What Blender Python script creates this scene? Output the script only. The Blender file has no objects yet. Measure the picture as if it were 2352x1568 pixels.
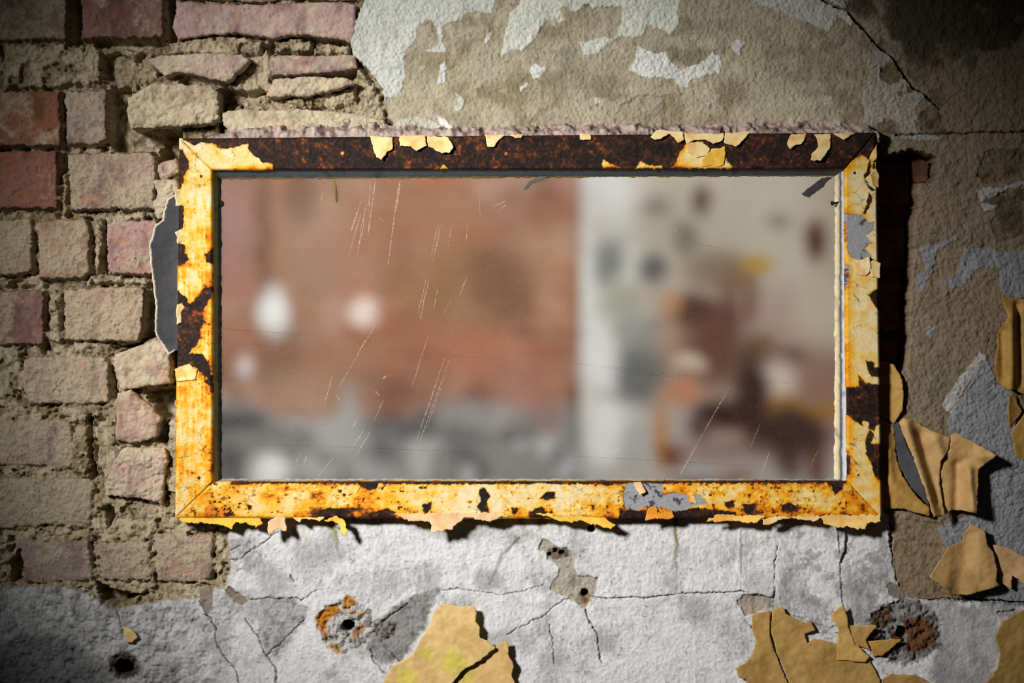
import bpy, math
import numpy as np
from mathutils import Vector
from mathutils.geometry import delaunay_2d_cdt

scene = bpy.context.scene
COL = scene.collection
S = 0.0006            # metres per photo pixel on the wall plane
LENS = 70.0
D = 2352 * S * LENS / 36.0      # camera to wall plane
CX, CY, ZC = 1176.0, 784.0, 1.5
rng = np.random.default_rng(7)

# ------------------------------------------------------------------ helpers
def lin(c):
    c = np.asarray(c, dtype=np.float64) / 255.0
    return np.where(c <= 0.04045, c / 12.92, ((c + 0.055) / 1.055) ** 2.4)

def place(px, py, h, href=None):
    """photo pixel on the plane href in front of the wall -> world; h is the real stand-off"""
    k = (D - (h if href is None else href)) / D
    return np.stack([(px - CX) * S * k, -h + 0 * px, ZC + (CY - py) * S * k], axis=-1)

def vnoise(x, y, seed=0):
    xi = np.floor(x); yi = np.floor(y)
    fx = x - xi; fy = y - yi
    fx = fx * fx * fx * (fx * (fx * 6 - 15) + 10); fy = fy * fy * fy * (fy * (fy * 6 - 15) + 10)
    xi = xi.astype(np.int64); yi = yi.astype(np.int64)
    def hs(a, b):
        n = (a * 374761393 + b * 668265263 + seed * 1442695041) & 0xFFFFFFFF
        n = ((n ^ (n >> 13)) * 1274126177) & 0xFFFFFFFF
        n = ((n ^ (n >> 16)) * 2246822519) & 0xFFFFFFFF
        n = n ^ (n >> 15)
        return n.astype(np.float64) / 2147483647.5 - 1.0
    a = hs(xi, yi); b = hs(xi + 1, yi); c = hs(xi, yi + 1); d = hs(xi + 1, yi + 1)
    return (a + (b - a) * fx) * (1 - fy) + (c + (d - c) * fx) * fy

def fbm(x, y, octaves=3, seed=0, gain=0.5):
    s = 0; a = 1.0; t = 0
    for o in range(octaves):
        s = s + a * vnoise(x * 2 ** o + 17.3 * o, y * 2 ** o - 9.1 * o, seed + o * 13); t += a; a *= gain
    return s / t

def worley(x, y, seed=0):
    xi = np.floor(x).astype(np.int64); yi = np.floor(y).astype(np.int64)
    f1 = np.full(x.shape, 9.0); f2 = np.full(x.shape, 9.0)
    for dx in (-1, 0, 1):
        for dy in (-1, 0, 1):
            a = xi + dx; b = yi + dy
            n = (a * 374761393 + b * 668265263 + seed * 97531) & 0xFFFFFFFF
            n = ((n ^ (n >> 13)) * 1274126177) & 0xFFFFFFFF
            n = n ^ (n >> 16)
            ox = (n & 0xFFFF) / 65535.0; oy = ((n >> 16) & 0xFFFF) / 65535.0
            d = np.hypot(a + ox - x, b + oy - y)
            f2 = np.where(d < f1, f1, np.minimum(f2, d)); f1 = np.minimum(f1, d)
    return f1, f2

def sstep(a, b, x):
    t = np.clip((x - a) / (b - a), 0, 1)
    return t * t * (3 - 2 * t)

def sdf(poly, x, y):
    """signed distance in pixels, positive inside"""
    p = np.asarray(poly, dtype=np.float64)
    q = np.roll(p, -1, axis=0)
    dmin = np.full(x.shape, 1e18); par = np.zeros(x.shape, dtype=bool)
    for (ax, ay), (bx, by) in zip(p, q):
        ex, ey = bx - ax, by - ay
        L = ex * ex + ey * ey
        if L < 1e-9: continue
        t = np.clip(((x - ax) * ex + (y - ay) * ey) / L, 0, 1)
        dmin = np.minimum(dmin, (x - ax - t * ex) ** 2 + (y - ay - t * ey) ** 2)
        if abs(ey) > 1e-9:
            par ^= ((ay > y) != (by > y)) & (x < (y - ay) * ex / ey + ax)
    d = np.sqrt(dmin)
    return np.where(par, d, -d)

def line_dist(pts, x, y):
    """distance to a polyline and the position along it 0..1"""
    d = np.full(x.shape, 1e18); pos = np.zeros(x.shape); n = len(pts) - 1
    for i in range(n):
        ax, ay = pts[i]; bx, by = pts[i + 1]
        ex, ey = bx - ax, by - ay
        t = np.clip(((x - ax) * ex + (y - ay) * ey) / max(ex * ex + ey * ey, 1e-9), 0, 1)
        dd = (x - ax - t * ex) ** 2 + (y - ay - t * ey) ** 2
        pos = np.where(dd < d, (i + t) / n, pos); d = np.minimum(d, dd)
    return np.sqrt(d), pos

def mix(a, b, t):
    return a + (np.asarray(b) - a) * np.asarray(t)[..., None]

def ramp(s, stops):
    xs = [q[0] for q in stops]; cs = np.array([lin(q[1]) for q in stops])
    return np.stack([np.interp(s, xs, cs[:, i]) for i in range(3)], axis=-1)

# ------------------------------------------------------------------ mesh builders
def link(o, parent=None):
    COL.objects.link(o)
    if parent is not None:
        o.parent = parent
    return o

def tag(o, label=None, cat=None, group=None, kind=None):
    if label: o['label'] = label
    if cat: o['category'] = cat
    if group: o['group'] = group
    if kind: o['kind'] = kind
    return o

def raw_mesh(name, verts, faces4=None, faces3=None, col=None, mat=None, parent=None, centre=True, smooth=True):
    v = np.asarray(verts, dtype=np.float64)
    c = (v.min(0) + v.max(0)) / 2 if centre else np.zeros(3)
    me = bpy.data.meshes.new(name)
    me.vertices.add(len(v)); me.vertices.foreach_set('co', (v - c).astype(np.float32).ravel())
    loops, starts, n = [], [], 0
    if faces4 is not None and len(faces4):
        f = np.asarray(faces4, dtype=np.int32); loops.append(f.ravel()); starts.append(np.arange(len(f)) * 4 + n); n += f.size
    if faces3 is not None and len(faces3):
        f = np.asarray(faces3, dtype=np.int32); loops.append(f.ravel()); starts.append(np.arange(len(f)) * 3 + n); n += f.size
    loops = np.concatenate(loops); starts = np.concatenate(starts).astype(np.int32)
    me.loops.add(len(loops)); me.loops.foreach_set('vertex_index', loops)
    me.polygons.add(len(starts)); me.polygons.foreach_set('loop_start', starts)
    me.update(calc_edges=True); me.validate()
    if smooth: me.shade_smooth()
    else: me.shade_flat()
    if col is not None:
        a = me.attributes.new('col', 'FLOAT_COLOR', 'POINT')
        cc = np.ones((len(v), 4), dtype=np.float32); cc[:, :col.shape[1]] = col
        a.data.foreach_set('color', cc.ravel())
    if mat: me.materials.append(mat)
    o = bpy.data.objects.new(name, me)
    up, q = Vector((0, 0, 0)), parent
    while q is not None: up = up + Vector(q.location); q = q.parent
    o.location = Vector(c) - up
    return link(o, parent)

def empty(name, loc):
    o = bpy.data.objects.new(name, None); o.location = loc; o.empty_display_size = 0.05
    return link(o)

def box(name, lo, hi, mat, parent=None):
    x0, y0, z0 = lo; x1, y1, z1 = hi
    v = [(x0, y0, z0), (x1, y0, z0), (x1, y1, z0), (x0, y1, z0), (x0, y0, z1), (x1, y0, z1), (x1, y1, z1), (x0, y1, z1)]
    f = [(0, 3, 2, 1), (4, 5, 6, 7), (0, 1, 5, 4), (1, 2, 6, 5), (2, 3, 7, 6), (3, 0, 4, 7)]
    return raw_mesh(name, v, f, None, None, mat, parent, smooth=False)

def densify(poly, step):
    p = np.asarray(poly, dtype=np.float64); out = []
    for a, b in zip(p, np.roll(p, -1, axis=0)):
        n = max(1, int(round(np.hypot(*(b - a)) / step)))
        out.append(a + (b - a) * (np.arange(n) / n)[:, None])
    return np.concatenate(out)

def slab(name, poly, hfun, cfun, mat, parent=None, thick=None, back=None, href=None, step=2.6, rough=1.6, seed=0, inset=0.0):
    """a solid piece with the outline poly (photo pixels): hfun(px,py,d) stand-off, cfun(px,py,d) colour; thick: sheet, back: block down to that stand-off"""
    b = densify(poly, step)
    wx = rough * (fbm(b[:, 0] / 16, b[:, 1] / 16, 2, seed) + 0.6 * vnoise(b[:, 0] / 5, b[:, 1] / 5, seed + 5))
    wy = rough * (fbm(b[:, 0] / 16 + 50, b[:, 1] / 16, 2, seed + 3) + 0.6 * vnoise(b[:, 0] / 5 + 9, b[:, 1] / 5, seed + 8))
    b = b + np.stack([wx, wy], -1)
    lo, hi = b.min(0), b.max(0)
    gx, gy = np.meshgrid(np.arange(lo[0], hi[0], step), np.arange(lo[1], hi[1], step))
    gx = gx.ravel() + (vnoise(gx.ravel() * 3.1, gy.ravel() * 2.7, 91)) * step * .25
    gy = gy.ravel() + (vnoise(gx * 2.9, gy.ravel() * 3.3, 92)) * step * .25
    keep = sdf(b, gx, gy) > step * 0.6
    pts = np.concatenate([b, np.stack([gx[keep], gy[keep]], -1)])
    vs, _, fs, *_ = delaunay_2d_cdt([Vector(p) for p in pts.tolist()], [], [list(range(len(b)))], 1, 1e-4)
    P = np.array([tuple(q) for q in vs]); F = np.array([f for f in fs if len(f) == 3], dtype=np.int64)
    a, bb, c = P[F[:, 0]], P[F[:, 1]], P[F[:, 2]]
    ar = (bb[:, 0] - a[:, 0]) * (c[:, 1] - a[:, 1]) - (bb[:, 1] - a[:, 1]) * (c[:, 0] - a[:, 0])
    F[ar > 0] = F[ar > 0][:, ::-1]          # y runs down in pixels: face the camera
    d = np.maximum(sdf(b, P[:, 0], P[:, 1]), 0)
    h = hfun(P[:, 0], P[:, 1], d) + 0 * d
    cl = cfun(P[:, 0], P[:, 1], d)
    n = len(P)
    hr = href if href is not None else (float(h.mean()) if thick else 0.0)
    front = place(P[:, 0], P[:, 1], h, hr)
    hb = (h - thick) if thick else np.full(n, back)
    E = np.concatenate([F[:, [0, 1]], F[:, [1, 2]], F[:, [2, 0]]])
    key = np.sort(E, axis=1); key = key[:, 0] * n + key[:, 1]
    _, inv, cnt = np.unique(key, return_inverse=True, return_counts=True)
    B = E[cnt[inv] == 1]
    if thick:
        backv = place(P[:, 0], P[:, 1], hb, hr)
        V = np.concatenate([front, backv]); C = np.concatenate([cl, cl])
        Q = np.stack([B[:, 1], B[:, 0], B[:, 0] + n, B[:, 1] + n], -1)
    else:
        rows = [front]
        R = 5
        cen = P.mean(0)
        for i in range(1, R + 1):
            t = i / R
            hh = h + (hb - h) * t
            jx = P[:, 0] + (2.2 * fbm(P[:, 0] / 9 + i * 7, P[:, 1] / 9 + i * 5, 2, seed + 40) if i < R else 0)
            jy = P[:, 1] + (2.2 * fbm(P[:, 0] / 9 - i * 6, P[:, 1] / 9 + i * 8, 2, seed + 41) if i < R else 0)
            rows.append(place(jx, jy, hh, hr))
        V = np.concatenate(rows); C = np.concatenate([cl] * (R + 1))
        Q = np.concatenate([np.stack([B[:, 1] + i * n, B[:, 0] + i * n, B[:, 0] + (i + 1) * n, B[:, 1] + (i + 1) * n], -1) for i in range(R)])
        used = np.zeros(len(V), bool); used[F.ravel()] = True; used[Q.ravel()] = True; used[(F + R * n).ravel()] = True
        Fb = (F + R * n)[:, ::-1]
        remap = np.cumsum(used) - 1
        return raw_mesh(name, V[used], remap[Q], np.concatenate([remap[F], remap[Fb]]), C[used], mat, parent)
    return raw_mesh(name, V, Q, np.concatenate([F, F[:, ::-1] + n]), C, mat, parent)

# ------------------------------------------------------------------ materials
class NT:
    def __init__(self, name):
        self.m = bpy.data.materials.new(name); self.m.use_nodes = True
        self.t = self.m.node_tree; self.t.nodes.clear()
    def n(self, kind, **kw):
        nd = self.t.nodes.new(kind)
        for k, v in kw.items():
            if k.startswith('i_'):
                nd.inputs[k[2:].replace('_', ' ')].default_value = v
            else: setattr(nd, k, v)
        return nd
    def l(self, a, b): self.t.links.new(a, b)

def attr_material(name, rough=0.9, grain_scale=420.0, grain=0.35, dist=0.0012, vary=0.16, spec=0.2, streak=False):
    """colour from the surface's own 'col' attribute (alpha = how grainy), fine noise and bump on top"""
    g = NT(name)
    out = g.n('ShaderNodeOutputMaterial'); bs = g.n('ShaderNodeBsdfPrincipled'); g.l(bs.outputs[0], out.inputs[0])
    at = g.n('ShaderNodeAttribute', attribute_name='col')
    tc = g.n('ShaderNodeTexCoord')
    n1 = g.n('ShaderNodeTexNoise', i_Scale=grain_scale, i_Detail=4.0, i_Roughness=0.65)
    n2 = g.n('ShaderNodeTexNoise', i_Scale=grain_scale * 0.22, i_Detail=5.0, i_Roughness=0.7)
    for q in (n1, n2): g.l(tc.outputs['Object'], q.inputs['Vector'])
    mr = g.n('ShaderNodeMapRange'); mr.inputs['From Min'].default_value = 0.25; mr.inputs['From Max'].default_value = 0.75
    mr.inputs['To Min'].default_value = 1 - vary; mr.inputs['To Max'].default_value = 1 + vary
    g.l(n2.outputs['Fac'], mr.inputs['Value'])
    mu = g.n('ShaderNodeMixRGB', blend_type='MULTIPLY'); mu.inputs[0].default_value = 1.0
    g.l(at.outputs['Color'], mu.inputs[1]); g.l(mr.outputs[0], mu.inputs[2])
    g.l(mu.outputs[0], bs.inputs['Base Color'])
    bs.inputs['Roughness'].default_value = rough; bs.inputs['Specular IOR Level'].default_value = spec
    bp = g.n('ShaderNodeBump'); bp.inputs['Distance'].default_value = dist
    ms = g.n('ShaderNodeMath', operation='MULTIPLY'); ms.inputs[1].default_value = grain
    g.l(at.outputs['Alpha'], ms.inputs[0]); g.l(ms.outputs[0], bp.inputs['Strength'])
    g.l(n1.outputs['Fac'], bp.inputs['Height']); g.l(bp.outputs[0], bs.inputs['Normal'])
    return g.m

def plain_material(name, rgb, rough=0.8, scale=8.0, vary=0.15, spec=0.2, metal=0.0):
    g = NT(name)
    out = g.n('ShaderNodeOutputMaterial'); bs = g.n('ShaderNodeBsdfPrincipled'); g.l(bs.outputs[0], out.inputs[0])
    tc = g.n('ShaderNodeTexCoord'); nz = g.n('ShaderNodeTexNoise', i_Scale=scale, i_Detail=6.0)
    g.l(tc.outputs['Object'], nz.inputs['Vector'])
    cr = g.n('ShaderNodeValToRGB'); g.l(nz.outputs['Fac'], cr.inputs[0])
    c = lin(rgb)
    cr.color_ramp.elements[0].position = .3; cr.color_ramp.elements[1].position = .7
    cr.color_ramp.elements[0].color = (*(c * (1 - vary)), 1); cr.color_ramp.elements[1].color = (*(np.minimum(c * (1 + vary), 1)), 1)
    g.l(cr.outputs[0], bs.inputs['Base Color'])
    bp = g.n('ShaderNodeBump', i_Strength=0.2); bp.inputs['Distance'].default_value = .002
    g.l(nz.outputs['Fac'], bp.inputs['Height']); g.l(bp.outputs[0], bs.inputs['Normal'])
    bs.inputs['Roughness'].default_value = rough; bs.inputs['Specular IOR Level'].default_value = spec; bs.inputs['Metallic'].default_value = metal
    return g.m

M_WALL = attr_material('masonry', 0.95, 430, 0.9, 0.0011, 0.20, 0.1)
M_PLASTER = attr_material('plaster', 0.93, 430, 0.8, 0.0009, 0.13, 0.12)
M_METAL = attr_material('painted_steel', 0.68, 620, 0.45, 0.0005, 0.14, 0.2)
M_FLAKE = attr_material('peeling_paint', 0.62, 260, 0.35, 0.0006, 0.10, 0.3)
M_BEAD = attr_material('glazing_putty', 0.6, 500, 0.3, 0.0004, 0.15, 0.3)
M_FAR = attr_material('far_wall', 0.95, 60, 0.3, 0.002, 0.06, 0.1)
M_CORE = plain_material('wall_core', (120, 105, 88))
M_FLOOR = plain_material('concrete_floor', (110, 105, 98), scale=4)
M_CEIL = plain_material('ceiling_plaster', (190, 186, 178), scale=5)
M_SIDE = plain_material('side_wall_plaster', (175, 165, 150), scale=4)

def glass_material():
    g = NT('dusty_glass')
    out = g.n('ShaderNodeOutputMaterial')
    tr = g.n('ShaderNodeBsdfTransparent'); gl = g.n('ShaderNodeBsdfGlossy'); gl.inputs['Roughness'].default_value = 0.03
    df = g.n('ShaderNodeBsdfDiffuse'); df.inputs['Color'].default_value = (.62, .60, .57, 1)
    tr.inputs['Color'].default_value = (.97, .975, .97, 1)
    fr = g.n('ShaderNodeFresnel'); fr.inputs['IOR'].default_value = 1.45
    mx = g.n('ShaderNodeMixShader'); g.l(fr.outputs[0], mx.inputs[0]); g.l(tr.outputs[0], mx.inputs[1]); g.l(gl.outputs[0], mx.inputs[2])
    tc = g.n('ShaderNodeTexCoord')
    n1 = g.n('ShaderNodeTexNoise', i_Scale=9.0, i_Detail=8.0, i_Roughness=0.7); g.l(tc.outputs['Object'], n1.inputs['Vector'])
    n2 = g.n('ShaderNodeTexNoise', i_Scale=420.0, i_Detail=2.0); g.l(tc.outputs['Object'], n2.inputs['Vector'])
    ml = g.n('ShaderNodeMath', operation='MULTIPLY'); g.l(n1.outputs['Fac'], ml.inputs[0]); g.l(n2.outputs['Fac'], ml.inputs[1])
    mr = g.n('ShaderNodeMapRange'); mr.inputs['From Min'].default_value = .12; mr.inputs['From Max'].default_value = .42
    mr.inputs['To Min'].default_value = 0.004; mr.inputs['To Max'].default_value = 0.04
    g.l(ml.outputs[0], mr.inputs['Value'])
    m2 = g.n('ShaderNodeMixShader'); g.l(mr.outputs[0], m2.inputs[0]); g.l(mx.outputs[0], m2.inputs[1]); g.l(df.outputs[0], m2.inputs[2])
    g.l(m2.outputs[0], out.inputs[0])
    return g.m
M_GLASS = glass_material()

def scratch_material(name, rgb, alpha):
    g = NT(name)
    out = g.n('ShaderNodeOutputMaterial'); tr = g.n('ShaderNodeBsdfTransparent'); df = g.n('ShaderNodeBsdfDiffuse')
    df.inputs['Color'].default_value = (*lin(rgb), 1)
    tc = g.n('ShaderNodeTexCoord'); nz = g.n('ShaderNodeTexNoise', i_Scale=300.0, i_Detail=3.0); g.l(tc.outputs['Object'], nz.inputs['Vector'])
    mr = g.n('ShaderNodeMapRange'); mr.inputs['From Min'].default_value = .35; mr.inputs['From Max'].default_value = .65
    mr.inputs['To Min'].default_value = 0.0; mr.inputs['To Max'].default_value = alpha
    g.l(nz.outputs['Fac'], mr.inputs['Value'])
    mx = g.n('ShaderNodeMixShader'); g.l(mr.outputs[0], mx.inputs[0]); g.l(tr.outputs[0], mx.inputs[1]); g.l(df.outputs[0], mx.inputs[2])
    g.l(mx.outputs[0], out.inputs[0])
    return g.m

# ------------------------------------------------------------------ the front wall: relief of brick, mortar and plaster
def axis(lo, hi, n_out, out, step=2.0):
    core = np.arange(lo, hi + step, step)
    k = np.linspace(0, 1, n_out + 1)[1:] ** 1.3
    return np.concatenate([(lo - k * out)[::-1], core, core[-1] + k * out])
gx = axis(-16, 2368, 30, 260); gy = axis(-16, 1584, 28, 230)
X, Y = np.meshgrid(gx, gy)
WX = X + 3.2 * fbm(X / 17, Y / 17, 2, 1) + 2.0 * vnoise(X / 5.5, Y / 5.5, 2)
WY = Y + 3.2 * fbm(X / 17, Y / 17, 2, 3) + 2.0 * vnoise(X / 5.5, Y / 5.5, 4)
N_big = fbm(X / 160, Y / 160, 3, 11); N_mid = fbm(X / 45, Y / 45, 3, 12); N_sm = fbm(X / 13, Y / 13, 3, 13); N_gr = fbm(X / 5.5, Y / 5.5, 2, 14)
N_f = vnoise(X / 3.1, Y / 3.1, 18)
N_st = fbm(X / 7 + .8 * N_sm, Y / 38, 3, 15)          # brush streaks, upright
N_b2 = fbm(X / 70, Y / 70, 4, 16); N_m2 = fbm(X / 26, Y / 26, 3, 17)
H = np.zeros_like(X); C = np.zeros(X.shape + (3,)); G = np.ones_like(X); OWN = np.zeros(X.shape, dtype=np.int8)

class Blk:
    """the grid window around a polygon and the signed distance there"""
    def __init__(self, poly, m=14, warp=1.0):
        p = np.asarray(poly, float)
        i0, i1 = np.searchsorted(gx, [p[:, 0].min() - m - 6, p[:, 0].max() + m + 6])
        j0, j1 = np.searchsorted(gy, [p[:, 1].min() - m - 6, p[:, 1].max() + m + 6])
        self.s = (slice(j0, j1), slice(i0, i1))
        x, y = X[self.s], Y[self.s]
        self.d = sdf(poly, x + (WX[self.s] - x) * warp, y + (WY[self.s] - y) * warp)
def sethc(b, t, h=None, c=None, g=None, own=None):
    s = b.s
    if h is not None: H[s] += (h - H[s]) * t
    if c is not None: C[s] = mix(C[s], c, t)
    if g is not None: G[s] += (g - G[s]) * t
    if own is not None: OWN[s] = np.where(t > 0.5, own, OWN[s])

# mortar and rubble bed
ROUGH = sstep(-.05, .35, N_b2 + .2 * N_mid)
DEEP = sstep(960, 700, Y + 60 * N_mid)
MORTAR = lin((166, 151, 124))
lump1, _ = worley(X / 34 + .4 * N_sm, Y / 26, 5)
H[:] = -0.005 - 0.016 * DEEP + .0012 * N_f + 0.010 * N_mid + 0.008 * N_sm + 0.0030 * N_gr + 0.009 * (0.5 - lump1) - .018 * sstep(.25, .6, N_m2 + .3 * N_sm)
C[:] = mix(mix(np.broadcast_to(MORTAR, C.shape), lin((132, 116, 88)), sstep(-.1, .5, N_mid)), lin((206, 194, 170)), sstep(0.1, .6, N_sm) * .6)
C[:] = mix(C, lin((140, 132, 66)), sstep(.25, .6, N_b2) * .35)
G[:] = 1.3

BR = [  # outline, stand-off mm, tilt (mm per 100 px in x, y), colour, mortar smear 0..1
 ([(-60, -80), (155, -80), (155, 92), (-60, 95)], 0, 0, 0, (148, 126, 104), .55),
 ([(183, -80), (376, -80), (378, 88), (184, 90)], 1, 0, 0, (150, 104, 92), .35),
 ([(-100, 207), (140, 205), (142, 336), (-100, 339)], 1, 1, 0, (158, 98, 66), .35),
 ([(147, 207), (247, 203), (246, 322), (225, 333), (148, 335)], 0, 0, 1, (166, 140, 128), .5),
 ([(-100, 346), (132, 343), (133, 480), (-100, 484)], 0, 0, 0, (160, 98, 78), .25),
 ([(152, 350), (345, 346), (360, 358), (358, 482), (160, 484)], 2, -1, 0, (186, 150, 130), .55),
 ([(-100, 500), (5, 500), (70, 500), (76, 520), (72, 630), (-100, 637)], -2, 0, 0, (176, 150, 118), .6),
 ([(84, 508), (110, 500), (195, 502), (208, 520), (209, 628), (180, 640), (86, 642)], 0, 0, 0, (190, 152, 122), .5),
 ([(240, 510), (262, 503), (360, 503), (372, 520), (372, 630), (256, 632), (243, 618)], 1, 0, 0, (194, 150, 138), .3),
 ([(-100, 664), (102, 663), (103, 792), (-100, 796)], 0, 0, 0, (150, 104, 96), .3),
 ([(142, 662), (322, 655), (333, 668), (331, 770), (320, 786), (146, 786)], 2, 0, 0, (196, 160, 134), .6),
 ([(50, 832), (66, 818), (150, 812), (240, 818), (252, 838), (250, 925), (180, 930), (68, 928), (50, 895)], 1, 0, 0, (198, 170, 142), .65),
 ([(-100, 975), (70, 962), (165, 962), (168, 1066), (150, 1073), (-100, 1068)], 0, 0, 0, (176, 148, 138), .6),
 ([(-100, 1100), (200, 1096), (218, 1108), (206, 1206), (-100, 1212)], -1, 0, 0, (178, 160, 136), .8),
 ([(30, 1240), (205, 1238), (214, 1325), (200, 1335), (58, 1342), (40, 1320)], -1, 0, 0, (165, 142, 134), .45),
 ([(226, 1250), (262, 1243), (345, 1243), (347, 1322), (330, 1332), (232, 1335)], 0, 0, 0, (184, 150, 134), .6),
 ([(352, 1232), (480, 1226), (492, 1240), (486, 1330), (440, 1338), (356, 1336)], 0, 0, 0, (186, 150, 130), .65),
 ([(-360, 100), (-120, 98), (-110, 200), (-360, 203)], 0, 0, 0, (150, 110, 92), .4),
 ([(-360, 350), (-112, 350), (-110, 470), (-360, 480)], 0, 0, 0, (170, 130, 110), .4),
 ([(-360, 660), (-115, 660), (-112, 780), (-360, 790)], 0, 0, 0, (170, 120, 100), .4),
 ([(-360, 960), (-115, 962), (-112, 1070), (-360, 1075)], 0, 0, 0, (170, 140, 120), .4),
]
def desat(rgb, a=.30):
    r = np.asarray(rgb, float); g = r.mean() * np.array([1.04, 1.0, .95])
    return tuple((r * (1 - a) + g * a) * .93)
for k, (poly, hb, tx, ty, rgb, smear) in enumerate(BR):
    b = Blk(poly); s = b.s; p = np.asarray(poly, float); cx, cy = p.mean(0)
    t = sstep(-1, 5, b.d)
    h = hb / 1000 + (X[s] - cx) / 100 * tx / 1000 + (Y[s] - cy) / 100 * ty / 1000 + .0012 * N_m2[s] + .0007 * N_sm[s] + .0004 * N_gr[s]
    h -= .003 * np.exp(-np.maximum(b.d, 0) / 5.0)
    h -= .0035 * sstep(.42, .62, N_sm[s] * .5 + N_m2[s] * .6)       # chipped pits
    rgb = desat(rgb)
    base = lin(rgb)
    c = mix(np.broadcast_to(base, h.shape + (3,)), base * np.array([.66, .6, .62]), sstep(-.1, .6, fbm(X[s] / 30, Y[s] / 80, 3, 60 + k)))
    c = mix(c, base * np.array([1.1, .84, .68]), sstep(.2, .6, fbm(X[s] / 24, Y[s] / 24, 3, 90 + k)) * .7)
    sm = sstep(.55 - smear, 1.0 - smear, .55 * fbm(X[s] / 55, Y[s] / 55, 4, 120 + k) + .25 * N_sm[s] + .12 * N_gr[s] + .25)
    c = mix(c, lin((178, 164, 138)), sm * .72)
    h += .0008 * sm + .0016 * (N_sm[s] * .5 + N_gr[s] * .5) * (.4 + sm) + .0005 * N_f[s] - .0016 * sstep(.45, .7, N_gr[s])
    c = mix(c, lin((92, 80, 62)), sstep(.45, .75, N_gr[s] + .2 * N_sm[s]) * .6)
    sethc(b, t, h, c, 0.9 + .6 * sm.mean())

MORT = [  # squeezed-out mortar pads standing between the bricks
 ([(137, 400), (152, 388), (153, 478), (158, 492), (140, 497)], -2), ([(160, 488), (345, 484), (362, 500), (300, 504), (235, 528), (225, 530), (205, 505)], -4),
 ([(212, 560), (230, 532), (234, 620), (214, 628)], -2), ([(202, 632), (280, 632), (345, 640), (340, 655), (205, 652)], -4),
 ([(108, 668), (140, 670), (140, 790), (106, 800)], -1), ([(0, 640), (110, 645), (100, 658), (0, 660)], -7), ([(105, 792), (200, 790), (215, 812), (120, 820)], -3),
 ([(60, 930), (190, 932), (196, 960), (66, 962)], -5), ([(-40, 800), (48, 806), (46, 920), (60, 960), (-40, 965)], -6),
 ([(0, 1075), (160, 1078), (180, 1096), (0, 1098)], -4), ([(0, 98), (225, 96), (232, 190), (120, 200), (0, 202)], -6),
 ([(210, 960), (250, 950), (262, 1050), (236, 1100), (214, 1060)], -12), ([(232, 1140), (370, 1160), (366, 1200), (345, 1236), (230, 1240)], -5),
 ([(345, 1180), (410, 1186), (480, 1212), (470, 1226), (352, 1226)], -3), ([(240, 1332), (350, 1334), (480, 1340), (500, 1350), (440, 1372), (290, 1352)], -7),
 ([(0, 1212), (205, 1210), (225, 1236), (0, 1240)], -5), ([(488, 1230), (515, 1215), (528, 1290), (515, 1348), (492, 1338)], -2),
 ([(376, 340), (405, 330), (412, 470), (398, 470), (372, 500), (362, 470), (385, 440), (362, 400)], -6),
 ([(396, 910), (412, 900), (412, 1195), (376, 1178), (384, 1100), (377, 1050), (387, 965)], -1),
 ([(400, 86), (480, 80), (560, 82), (605, 92), (600, 126), (540, 128), (380, 122)], -6), ([(560, 135), (612, 100), (628, 180), (600, 225), (525, 240), (520, 205)], -18),
 ([(635, 88), (680, 83), (716, 90), (713, 122), (640, 116)], -5), ([(720, 98), (800, 98), (806, 124), (716, 126)], -4), ([(810, 150), (840, 160), (875, 230), (890, 275), (830, 285), (815, 240), (838, 200)], -4),
 ([(630, 222), (760, 205), (815, 195), (820, 240), (700, 250)], -9)]
for k, (poly, hb) in enumerate(MORT):
    b = Blk(poly); s = b.s
    t = sstep(-2, 7, b.d + 5 * N_sm[s])
    h = hb / 1000 + .006 * N_m2[s] + .0055 * N_sm[s] + .0022 * N_gr[s] - .012 * sstep(.3, .6, N_m2[s] + .4 * N_sm[s]) - .004 * np.exp(-np.maximum(b.d, 0) / 6)
    c = mix(np.broadcast_to(lin((180, 166, 140)), h.shape + (3,)), lin((142, 126, 98)), sstep(-.2, .5, N_m2[s]))
    sethc(b, t, h, c, 1.4)

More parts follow.
